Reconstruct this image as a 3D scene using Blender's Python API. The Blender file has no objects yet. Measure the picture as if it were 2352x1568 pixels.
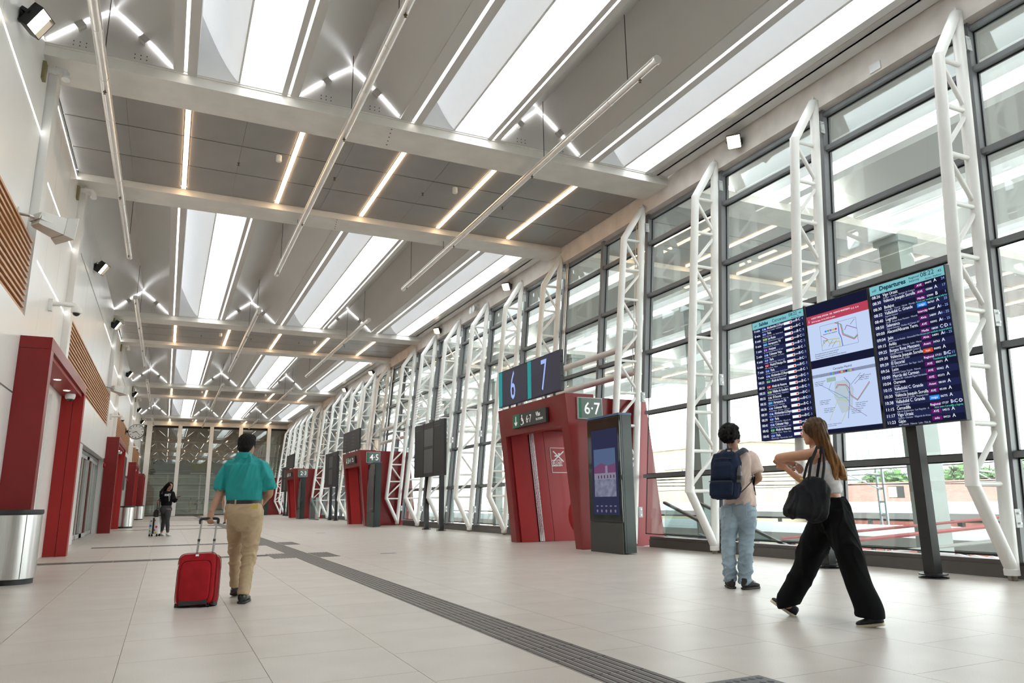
import bpy, bmesh, math, random
from mathutils import Vector, Matrix, noise
sc = bpy.context.scene
C = sc.collection
random.seed(7)
R = math.radians

# ------------------------------------------------------------------ camera
FPX = 1656.03
YAW, PITCH, ROLL = R(25.308), R(12.4217), R(-0.6547)
CAMZ = 1.0
FW = Vector((math.sin(YAW)*math.cos(PITCH), math.cos(YAW)*math.cos(PITCH), math.sin(PITCH)))
_rt = Vector((math.cos(YAW), -math.sin(YAW), 0)); _up = _rt.cross(FW)
RT = _rt*math.cos(ROLL) + _up*math.sin(ROLL); UP = _up*math.cos(ROLL) - _rt*math.sin(ROLL)
CP = Vector((0, 0, CAMZ))
FWH = Vector((math.sin(YAW), math.cos(YAW), 0)); RTH = _rt.copy()
cam = bpy.data.cameras.new('camera'); camo = bpy.data.objects.new('camera', cam); C.objects.link(camo)
cam.sensor_width = 36; cam.lens = FPX/2352*36; cam.clip_start = .05; cam.clip_end = 2000
M3 = Matrix((RT, UP, -FW)).transposed()
camo.matrix_world = Matrix.Translation(CP) @ M3.to_4x4()
sc.camera = camo

# ------------------------------------------------------------------ sky
SKY = 4.5
w = bpy.data.worlds.new('sky'); sc.world = w; w.use_nodes = True
nt = w.node_tree; bg = nt.nodes['Background']
tc = nt.nodes.new('ShaderNodeTexCoord'); sep = nt.nodes.new('ShaderNodeSeparateXYZ'); rmp = nt.nodes.new('ShaderNodeValToRGB')
nt.links.new(tc.outputs['Generated'], sep.inputs[0]); nt.links.new(sep.outputs[2], rmp.inputs[0])
rmp.color_ramp.elements[0].color = (.93, .95, .96, 1); rmp.color_ramp.elements[1].color = (.95, .98, 1.0, 1)
nt.links.new(rmp.outputs[0], bg.inputs[0]); bg.inputs[1].default_value = SKY
vs = sc.view_settings; vs.view_transform = 'Standard'; vs.look = 'None'; vs.gamma = 1; vs.use_curve_mapping = False
vs.exposure = 1.02
cy = sc.cycles
cy.max_bounces = 5; cy.diffuse_bounces = 3; cy.glossy_bounces = 2; cy.transmission_bounces = 2; cy.transparent_max_bounces = 10
cy.caustics_reflective = False; cy.caustics_refractive = False; cy.sample_clamp_indirect = 6; cy.adaptive_threshold = .02; cy.use_light_tree = False

# ------------------------------------------------------------------ helpers
def ray(u, v):
    return RT*((u-1176)/FPX) + UP*((784-v)/FPX) + FW
def J(u, v, d):
    """point of the place seen at photo pixel (u, v), d metres ahead of the camera on plan"""
    r = ray(u, v); return CP + r*(d/(r.dot(FWH)))

def tag(o, label=None, cat=None, group=None, kind=None):
    if label: o['label'] = label
    if cat: o['category'] = cat
    if group: o['group'] = group
    if kind: o['kind'] = kind
    return o
def thing(name, label, cat, loc=(0, 0, 0), group=None):
    o = bpy.data.objects.new(name, None); o.empty_display_size = .1; C.objects.link(o); o.location = loc
    return tag(o, label, cat, group)
def ploc(p):
    v = Vector((0, 0, 0))
    while p is not None:
        v += Vector(p.location); p = p.parent
    return v
def copy_tree(o, parent=None):
    c = o.copy(); C.objects.link(c); c.parent = parent
    for ch in o.children: copy_tree(ch, c)
    return c
def move_copy(o, dy, label=None, dx=0):
    c = copy_tree(o); c.location = Vector(o.location) + Vector((dx, dy, 0))
    if label: c['label'] = label
    return c

class MB:
    def __init__(s): s.v = []; s.f = []
    def add(s, vs, fs):
        b = len(s.v); s.v += [tuple(p) for p in vs]; s.f += [tuple(i+b for i in f) for f in fs]; return s
    def box(s, x0, x1, y0, y1, z0, z1):
        return s.hexa([(x0,y0,z0),(x1,y0,z0),(x1,y1,z0),(x0,y1,z0),(x0,y0,z1),(x1,y0,z1),(x1,y1,z1),(x0,y1,z1)])
    def hexa(s, p):
        return s.add(p, [(0,3,2,1),(4,5,6,7),(0,1,5,4),(1,2,6,5),(2,3,7,6),(3,0,4,7)])
    def obox(s, c, ax, ay, az):
        """box from centre and three half-axis vectors"""
        c, ax, ay, az = map(Vector, (c, ax, ay, az))
        return s.hexa([c-ax-ay-az, c+ax-ay-az, c+ax+ay-az, c-ax+ay-az, c-ax-ay+az, c+ax-ay+az, c+ax+ay+az, c-ax+ay+az])
    def bar(s, p, q, w, h, up=(0, 0, 1)):
        p, q = Vector(p), Vector(q); d = (q-p); L = d.length; d.normalize()
        u = Vector(up); x = d.cross(u)
        if x.length < 1e-4: x = d.cross(Vector((1, 0, 0)))
        x.normalize(); u = x.cross(d)
        return s.obox((p+q)/2, d*L/2, x*w/2, u*h/2)
    def quad(s, a, b, c, d): return s.add([a, b, c, d], [(0, 1, 2, 3)])
    def prism(s, poly, off):
        """planar polygon (list of 3d points) extruded by vector off"""
        n = len(poly); o = Vector(off); P = [Vector(p) for p in poly]
        return s.add(P+[p+o for p in P], [tuple(reversed(range(n))), tuple(range(n, 2*n))]+[(i, (i+1) % n, n+(i+1) % n, n+i) for i in range(n)])
    def rings(s, R_, cap=True):
        n = len(R_[0]); vs = [p for r in R_ for p in r]; fs = []
        for k in range(len(R_)-1):
            for i in range(n):
                a = k*n+i; b = k*n+(i+1) % n; fs.append((a, b, b+n, a+n))
        if cap: fs += [tuple(reversed(range(n))), tuple(range((len(R_)-1)*n, len(R_)*n))]
        return s.add(vs, fs)
    def tube(s, pts, r, n=10, cap=True, ry=None, up=(0, 0, 1)):
        pts = [Vector(p) for p in pts]; m = len(pts)
        rr = r if isinstance(r, (list, tuple)) else [r]*m
        r2 = rr if ry is None else (ry if isinstance(ry, (list, tuple)) else [ry]*m)
        out = []; xprev = None
        for k, p in enumerate(pts):
            d = (pts[min(k+1, m-1)]-pts[max(k-1, 0)]).normalized()
            if xprev is None:
                x = d.cross(Vector(up))
                if x.length < 1e-3: x = d.cross(Vector((1, 0, 0)))
            else:
                x = xprev - d*xprev.dot(d)
            x.normalize(); y = d.cross(x); xprev = x
            out.append([p + x*math.cos(2*math.pi*i/n)*rr[k] + y*math.sin(2*math.pi*i/n)*r2[k] for i in range(n)])
        return s.rings(out, cap)
    def lathe(s, prof, c=(0, 0, 0), n=20, ax=1., ay=1.):
        c = Vector(c)
        return s.rings([[c+Vector((r*ax*math.cos(2*math.pi*i/n), r*ay*math.sin(2*math.pi*i/n), z)) for i in range(n)] for r, z in prof])
    def ell(s, c, rx, ry, rz, n=14, m=9, M=None):
        c = Vector(c); R_ = []
        for k in range(m+1):
            a = math.pi*(k/m-.5); cr = max(math.cos(a), .02)
            ring = []
            for i in range(n):
                t = 2*math.pi*i/n; p = Vector((rx*cr*math.cos(t), ry*cr*math.sin(t), rz*math.sin(a)))
                ring.append(c+(M @ p if M is not None else p))
            R_.append(ring)
        return s.rings(R_)
    def sheet(s, prof, th, y0, y1):
        """curved sheet: open profile of (x, z) points with thickness th upwards, run from y0 to y1"""
        loop = [(x, z) for x, z in prof]+[(x, z+th) for x, z in reversed(prof)]
        return s.rings([[(x, y, z) for x, z in loop] for y in (y0, y1)])
    def mesh(s, name, off=None):
        me = bpy.data.meshes.new(name)
        o = off if off is not None else Vector((0, 0, 0))
        me.from_pydata([(p[0]-o[0], p[1]-o[1], p[2]-o[2]) for p in s.v], [], s.f); me.update()
        return me
    def build(s, name, m, parent=None, smooth=False, fix=False, sharp=None):
        me = s.mesh(name, ploc(parent) if parent is not None else None)
        if fix:
            b = bmesh.new(); b.from_mesh(me); bmesh.ops.recalc_face_normals(b, faces=b.faces); b.to_mesh(me); b.free()
        return link(name, me, m, parent, smooth, sharp)
def link(name, me, m, parent=None, smooth=False, sharp=None):
    o = bpy.data.objects.new(name, me); C.objects.link(o); o.parent = parent
    if m is not None and not me.materials: me.materials.append(m)
    if smooth:
        me.polygons.foreach_set('use_smooth', [True]*len(me.polygons))
        try: me.set_sharp_from_angle(angle=R(sharp or 50))
        except Exception: pass
    me.update()
    return o
def struct(name, mb, m, parent=None, **k):
    o = mb.build(name, m, parent, **k)
    if parent is None: o['kind'] = 'structure'
    return o
def sempty(name, loc=(0, 0, 0)):
    o = bpy.data.objects.new(name, None); o.empty_display_size = .1; C.objects.link(o); o.location = loc; o['kind'] = 'structure'; return o
def text(body, size, at, right, up, m, parent=None, name='lettering', align='LEFT', ay='BOTTOM_BASELINE', ext=.0006, line=1.0, sx=1., bold=0.):
    cu = bpy.data.curves.new(name, 'FONT'); cu.body = body; cu.size = size; cu.align_x = align; cu.align_y = ay
    cu.extrude = ext; cu.space_line = line; cu.offset = bold; cu.resolution_u = 2
    cu.materials.append(m)
    o = bpy.data.objects.new(name, cu); C.objects.link(o); o.parent = parent
    r = Vector(right).normalized(); u = Vector(up).normalized(); n = r.cross(u)
    mt = Matrix((r*sx, u, n)).transposed().to_4x4()
    mt.translation = Vector(at) - (ploc(parent) if parent is not None else Vector((0, 0, 0)))
    o.matrix_basis = mt
    return o

# ------------------------------------------------------------------ materials
def mat(name, col, rough=.5, metal=0., emit=0., ecol=None, var=.04, vscale=6., bump=0., bscale=40., spec=.5, speck=0., coat=0., rnd=0., aniso=None):
    m = bpy.data.materials.new(name); m.use_nodes = True; t = m.node_tree; b = t.nodes['Principled BSDF']
    N = t.nodes.new; L = t.links.new
    b.inputs['Roughness'].default_value = rough; b.inputs['Metallic'].default_value = metal
    b.inputs['Specular IOR Level'].default_value = spec
    if coat: b.inputs['Coat Weight'].default_value = coat; b.inputs['Coat Roughness'].default_value = .08
    tc = N('ShaderNodeTexCoord'); nz = N('ShaderNodeTexNoise'); nz.inputs['Scale'].default_value = vscale; nz.inputs['Detail'].default_value = 2
    L(tc.outputs['Object'], nz.inputs['Vector'])
    if aniso:
        mp = N('ShaderNodeMapping'); mp.inputs['Scale'].default_value = aniso; L(tc.outputs['Object'], mp.inputs[0]); L(mp.outputs[0], nz.inputs['Vector'])
    mr = N('ShaderNodeMapRange'); mr.inputs[1].default_value = .3; mr.inputs[2].default_value = .7
    mr.inputs[3].default_value = 1-var; mr.inputs[4].default_value = 1+var; L(nz.outputs[0], mr.inputs[0])
    mx = N('ShaderNodeVectorMath'); mx.operation = 'SCALE'; mx.inputs[0].default_value = col[:3]; L(mr.outputs[0], mx.inputs[3])
    out = mx.outputs[0]
    if rnd:
        oi = N('ShaderNodeObjectInfo'); m2 = N('ShaderNodeMapRange'); m2.inputs[3].default_value = 1-rnd; m2.inputs[4].default_value = 1+rnd; L(oi.outputs['Random'], m2.inputs[0])
        mm = N('ShaderNodeVectorMath'); mm.operation = 'SCALE'; L(out, mm.inputs[0]); L(m2.outputs[0], mm.inputs[3]); out = mm.outputs[0]
    if speck:
        n2 = N('ShaderNodeTexNoise'); n2.inputs['Scale'].default_value = 170; n2.inputs['Detail'].default_value = 2; L(tc.outputs['Object'], n2.inputs['Vector'])
        m2 = N('ShaderNodeMapRange'); m2.inputs[1].default_value = .35; m2.inputs[2].default_value = .65; m2.inputs[3].default_value = 1-speck; m2.inputs[4].default_value = 1+speck; L(n2.outputs[0], m2.inputs[0])
        mm = N('ShaderNodeVectorMath'); mm.operation = 'SCALE'; L(out, mm.inputs[0]); L(m2.outputs[0], mm.inputs[3]); out = mm.outputs[0]
    L(out, b.inputs['Base Color'])
    if bump:
        n3 = N('ShaderNodeTexNoise'); n3.inputs['Scale'].default_value = bscale; n3.inputs['Detail'].default_value = 3; L(tc.outputs['Object'], n3.inputs['Vector'])
        bp = N('ShaderNodeBump'); bp.inputs['Strength'].default_value = bump; bp.inputs['Distance'].default_value = .01; L(n3.outputs[0], bp.inputs['Height']); L(bp.outputs[0], b.inputs['Normal'])
    if emit:
        m.cycles.emission_sampling = 'NONE'
        b.inputs['Emission Color'].default_value = (*(ecol or col)[:3], 1); b.inputs['Emission Strength'].default_value = emit
    return m
def lin(r, g, b):
    f = lambda c: ((c/255)/12.92 if c/255 <= .04045 else ((c/255+.055)/1.055)**2.4)
    return (f(r), f(g), f(b))
def glassmat(name, tint, refl=.06, k=1.0, rough=0., dens=0., dcol=(.8, .85, .85)):
    """thin architectural pane: clear transmission plus Fresnel reflection"""
    m = bpy.data.materials.new(name); m.use_nodes = True; t = m.node_tree; t.nodes.clear(); N = t.nodes.new; L = t.links.new
    o = N('ShaderNodeOutputMaterial'); tr = N('ShaderNodeBsdfTransparent'); tr.inputs[0].default_value = (*tint, 1)
    gl = N('ShaderNodeBsdfGlossy'); gl.inputs['Roughness'].default_value = rough; gl.inputs[0].default_value = (.95, 1, .98, 1)
    lw_ = N('ShaderNodeLayerWeight'); lw_.inputs[0].default_value = .5
    fr = N('ShaderNodeMath'); fr.operation = 'POWER'; fr.inputs[1].default_value = 5.; L(lw_.outputs['Facing'], fr.inputs[0])
    ma = N('ShaderNodeMath'); ma.operation = 'MULTIPLY_ADD'; ma.inputs[1].default_value = k; ma.inputs[2].default_value = refl; ma.use_clamp = True; L(fr.outputs[0], ma.inputs[0])
    mx = N('ShaderNodeMixShader'); L(ma.outputs[0], mx.inputs[0])
    base = tr.outputs[0]
    if dens:
        df = N('ShaderNodeBsdfDiffuse'); df.inputs[0].default_value = (*dcol, 1); m0 = N('ShaderNodeMixShader'); m0.inputs[0].default_value = dens
        L(tr.outputs[0], m0.inputs[1]); L(df.outputs[0], m0.inputs[2]); base = m0.outputs[0]
    L(base, mx.inputs[1]); L(gl.outputs[0], mx.inputs[2]); L(mx.outputs[0], o.inputs[0])
    return m
def lamp(name, col, strength, sample=False):
    m = bpy.data.materials.new(name); m.use_nodes = True; t = m.node_tree; t.nodes.clear()
    o = t.nodes.new('ShaderNodeOutputMaterial'); e = t.nodes.new('ShaderNodeEmission'); e.inputs[0].default_value = (*col, 1); e.inputs[1].default_value = strength
    if not sample: m.cycles.emission_sampling = 'NONE'
    t.links.new(e.outputs[0], o.inputs[0]); return m

W_WALL = mat('white wall panel', (.80, .79, .77), .28, var=.02, vscale=.8, spec=.5)
W_CEIL = mat('pale grey ceiling sheet', (.62, .595, .565), .3, var=.03, vscale=.5)
W_SHEET = mat('white reflector sheet', (.9, .9, .9), .5, var=.01)
def membrane(name, col, f):
    m = mat(name, col, .6, var=.01); t = m.node_tree; b = t.nodes['Principled BSDF']; o = t.nodes['Material Output']
    tr = t.nodes.new('ShaderNodeBsdfTranslucent'); tr.inputs[0].default_value = (*col, 1); mx = t.nodes.new('ShaderNodeMixShader'); mx.inputs[0].default_value = f
    t.links.new(b.outputs[0], mx.inputs[1]); t.links.new(tr.outputs[0], mx.inputs[2]); t.links.new(mx.outputs[0], o.inputs[0]); return m
MEMB = membrane('white translucent membrane', (.92, .92, .92), .27)
W_STEEL = mat('white painted steel', (.86, .845, .81), .35, var=.03, vscale=3)
W_BEAM = mat('cream painted steel beam', (.78, .75, .695), .45, var=.06, vscale=2.2)
CONC = mat('pinkish cast concrete', (.72, .655, .60), .75, var=.10, vscale=2.5, bump=.2, bscale=30)
GREYP = mat('grey soffit panel', (.30, .29, .275), .3, var=.06, vscale=1.2, rnd=.03)
ALU = mat('grey powder coated aluminium', lin(112, 113, 115), .38, var=.03)
SILL = mat('dark grey sill cladding', lin(96, 92, 88), .5, var=.04)
GASKET = mat('black rubber gasket', (.012, .012, .012), .6)
BLACK = mat('satin black metal', (.012, .013, .014), .35, var=.1)
BLACKP = mat('matt black plastic', (.014, .014, .015), .5)
DKGREEN = mat('dark green grey metal', lin(40, 52, 50), .32, var=.06)
DKGREY = mat('charcoal metal', lin(58, 57, 55), .45, var=.04)
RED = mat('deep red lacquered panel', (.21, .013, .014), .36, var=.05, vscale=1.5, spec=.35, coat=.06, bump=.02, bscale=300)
REDB = mat('bright red lacquer lit tone', (.32, .018, .017), .45, var=.05, vscale=1.5, spec=.28, coat=.05, bump=.02, bscale=300)  # same red, lit inner faces put into its colour; plain red on fittings
CHROME = mat('polished chrome', (.86, .87, .88), .16, metal=1, var=.02)
STEEL = mat('brushed stainless steel', (.56, .55, .53), .28, metal=1, var=.10, vscale=10, aniso=(30, 30, .3))
TUBEM = mat('clear anodised tube', (.86, .84, .80), .3, metal=.7, var=.03)
WIRE = mat('dark steel wire', (.05, .05, .05), .4, metal=.6)
WOOD = mat('varnished timber', lin(198, 148, 104), .42, var=.22, vscale=7, aniso=(6, .6, 6))
TILE = mat('pale terrazzo slab', (.53, .478, .432), .38, var=.05, vscale=2.0, speck=.10, rnd=.02, spec=.45)
GROUT = mat('cement grout', (.41, .365, .325), .9)
TACT = mat('tactile grey rib', (.105, .092, .086), .55, var=.08)
TACTB = mat('tactile base', (.36, .335, .315), .6, var=.05)
GLASS = glassmat('clear facade glass', (.925, .965, .95), .06, .8, dens=.035, dcol=(.82, .87, .85))
GLASSD = glassmat('end wall glass', (.80, .82, .78), .10, .8, dens=.03)
GLASSR = glassmat('roof glass', (.97, .99, 1.0), .02, .6)
GLASSB = glassmat('pale balustrade glass', (.80, .90, .90), .05, 1.0, dens=.12)
LEDC = lamp('cool white led', (.95, .97, 1.0), 7.0, True)
LEDN = lamp('neutral white led', (1.0, .97, .92), 5.0, True)
LEDW = lamp('warm led', (1.0, .66, .38), 8.0, True)
LEDWALL = lamp('wall slit led', (1.0, .98, .95), 5.0, True)
FLOOD = lamp('flood lamp face', (1.0, .86, .62), 6.0, True)
DOWN = lamp('downlight lens', (1.0, .86, .62), 8.0, True)
WHITEP = mat('white plastic', (.80, .80, .78), .4, var=.02)
GREYPL = mat('light grey plastic', (.72, .71, .68), .45, var=.02)
DARKG = mat('smoked dome', (.02, .02, .025), .08)
TEXTW = lamp('lit white text', (.95, .97, 1), 1.0)
# ================================================================== the hall
PER = 18.1                      # the hall repeats every 18.1 m
XLO = -2.13
XL, XF = -2.35, 9.95            # left wall face, fascia face on the glazed side
YEND, YBACK = 71.6, -8.0
LEAN = .0886                    # the glazed facade leans outwards
def xb(z): return 9.22 + LEAN*z         # truss back chord
def xg(z): return 9.50 + LEAN*z         # glass plane
BANDS = [13.4 + PER*k for k in (-1, 0, 1, 2, 3)]
BAYS = [(.3, 12.5), (18.4, 30.6), (36.5, 48.7), (54.6, 66.8)]

# ---- floor: slabs laid on a grouted bed
fl = sempty('floor')
MB().box(XL-.6, 9.6, YBACK, YEND+.2, -.3, -.006).build('floor_bed', GROUT, fl)
xs = [XL-.6, -1.85, -1.02, -.19, .64, 1.47, 2.30, 2.70, 3.13, 3.96, 4.79, 5.62, 6.45, 7.28, 8.11, 8.94, 9.44]
TL = .85; g = .0018
cells = []
for i in range(len(xs)-1):
    if abs(xs[i]-2.30) < .01: continue
    off = [0, .28, .56][i % 3]
    k = 0; y = YBACK-off
    while y < YEND:
        a, b = max(y, YBACK), min(y+TL, YEND)
        if b-a > .02: cells.append((xs[i]+g, xs[i+1]-g, a+g, b-g))
        y += TL
def cdist(c):
    p = Vector(((c[0]+c[1])/2, (c[2]+c[3])/2, 0))-CP; d = p.dot(FWH)
    s = p.dot(RTH)
    return 1e6+abs(d) if d < 2.2 or abs(s) > d*.78+.8 else d
cells.sort(key=cdist)
tmesh = {}
for c in cells[:300]:
    key = (round(c[1]-c[0], 3), round(c[3]-c[2], 3))
    if key not in tmesh:
        hx, hy = (c[1]-c[0])/2, (c[3]-c[2])/2
        tmesh[key] = MB().box(-hx, hx, -hy, hy, -.02, 0).mesh('floor_tile')
    o = link('floor_tile', tmesh[key], TILE, fl); o.location = ((c[0]+c[1])/2, (c[2]+c[3])/2, 0)
mb = MB()
for c in cells[300:]: mb.box(c[0], c[1], c[2], c[3], -.02, 0)
tag(mb.build('floor_tiles', TILE, fl), kind='stuff')

# ---- tactile guide strip with ribbed pieces and cross patches
tg = thing('tactile_guide_strip', 'long dark grey ribbed tactile guide strip set into the pale floor', 'tactile strip', (2.5, 2.6, 0))
def rib_mesh(nx, ny, along_y, L=.42, Wd=.4):
    m = MB()
    n = nx
    for i in range(n):
        if along_y:
            p = -Wd/2+Wd*(i+.5)/n; m.box(p-Wd/n*.30, p+Wd/n*.30, -L/2+.004, L/2-.004, 0, .0045)
        else:
            p = -L/2+L*(i+.5)/n; m.box(-Wd/2+.004, Wd/2-.004, p-L/n*.3, p+L/n*.3, 0, .0045)
    return m.mesh('rib_tile')
MB().box(2.302, 2.698, 2.6, YEND-.4, -.02, .0008).build('strip_base', TACTB, tg)
ribm = rib_mesh(7, 0, True)
y = 2.82
while y < YEND-.5:
    o = link('rib_tile', ribm, TACT, tg); o.location = (0, y-2.6, .0008); y += .424
ribx = rib_mesh(7, 0, True, 1.3, .4)
for k in range(4):
    for (px, py) in ((2.10, 15.05), (2.91, 14.95), (2.91, 19.55), (2.10, 19.6)):
        yy = py+PER*k
        if yy < YEND-1:
            pb = MB().box(px-.2, px+.2, yy-.66, yy+.66, -.01, .0006).build('patch_base', TACTB, tg)
            o = link('rib_patch', ribx, TACT, tg); o.location = (px-2.5, yy-2.6, .0006)
PXM, PYM = 3.18, 3.45
pad = thing('warning_pad', 'dark grey dimpled tactile warning pad at the bottom edge of the floor', 'tactile pad', (3.0, 2.95, 0))
MB().box(2.72, PXM, PYM-.72, PYM, -.02, .001).build('pad_base', mat('pad grey', lin(98, 98, 100), .5), pad)
PXM_ = 0
dimple = MB().lathe([(.022, 0), (.018, .004), (.001, .005)], n=8).mesh('dimple')
for i in range(8):
    for j in range(8):
        o = link('dimple', dimple, mat('pad dimple', lin(84, 84, 88), .5) if i+j == 0 else bpy.data.materials['pad dimple'], pad); o.location = (2.72+.03+i*(PXM-2.74)/8-3.0, PYM-.67+j*.088-2.95, .001)
# slim dark inlay strips across the left of the floor
for k in range(4):
    for (a, b, yy, w_) in ((-2.0, 1.9, 15.35, .075), (-1.5, 2.28, 20.4, .075)):
        if yy+PER*k > YEND: continue
        t_ = sempty('trim_%d' % (1+2*k+(yy > 18)), (a, yy+PER*k, 0)); x = a
        while x < b-.05:
            xe = min(x+.62, b); yq = yy+PER*k; pc_ = MB().box(x+.004, xe-.004, yq-.2, yq+.2, -.01, .0006).build('strip_piece', TACTB, t_)
            rb_ = MB()
            for q in range(7): rb_.box(x+.004, xe-.004, yq-.2+.4*(q+.12)/7, yq-.2+.4*(q+.88)/7, .0006, .005)
            rb_.build('ribs', TACT, pc_); x += .62

# ---- ceiling beams and grey soffit bands
for bi, y0 in enumerate(BANDS):
    y1 = y0+4.15
    ce = sempty('ceiling_band', (0, y0, 8.2))
    last = bi == 4
    for nm, (a, b) in (('beam', (y0-.9, y0)), ('beam', (y1, y1+.85))):
        if last and a > 70: continue
        bm = MB()
        bm.box(XL-.02, XF, a, b, 8.08, 8.30)                      # box beam
        bm.box(XL-.02, XF, a-.02 if nm and a < y0 else a, b, 8.25, 8.29)
        bo = bm.build('soffit_beam', W_BEAM, ce)
        for kx in (3.4,):
            pb = MB()
            for q in range(5):
                pb.lathe([(.014, 0), (.014, .006)], (kx+.02*q, a+.06+q*.16, 8.068), n=6)
            pb.build('bolt_row', DKGREY, bo)
    MB().box(XL, XF, y0-.02, min(y1+.02, YEND), 8.32, 8.36).build('backing', GASKET, ce)
    rows = 3; rl = (min(y1, YEND-.05)-y0)/rows
    ex = [XL+.02] + [-.2+1.045*k for k in range(-1, 10)] + [XF-.02]
    ex = [e for i, e in enumerate(ex) if i == 0 or e-ex[i-1] > .12]
    pmesh = {}
    for i in range(len(ex)-1):
        lw = .065 if any(abs(ex[i]-(-.2+2.09*k)) < .02 for k in range(5)) else .002
        rw = .065 if any(abs(ex[i+1]-(-.2+2.09*k)) < .02 for k in range(5)) else .002
        for j in range(rows):
            key = (i,)
            if key not in pmesh:
                pmesh[key] = MB().box(ex[i]+lw, ex[i+1]-rw, .018, rl-.018, 8.23-8.2, 8.25-8.2).mesh('soffit_panel')
            o = link('soffit_panel', pmesh[key], GREYP, ce); o.location = (0, j*rl, 0)
    for k in range(5):
        x = -.2+2.09*k
        if bi == 0: continue
        led = thing('linear_led', 'warm linear light in the %s grey ceiling band, %s from the left wall' % (['first', 'second', 'third', 'last'][bi-1], ['first', 'second', 'third', 'fourth', 'fifth'][k]), 'ceiling light', (x, y0+rl*1.5, 8.23), 'warm linear lights in the grey ceiling bands')
        MB().box(x-.046, x+.046, y0+.12, min(y1, YEND)-.1, 8.205, 8.225).build('diffuser', LEDW, led)
        MB().box(x-.053, x+.053, y0+.10, min(y1, YEND)-.08, 8.2252, 8.26).build('housing', ALU, led)

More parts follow.
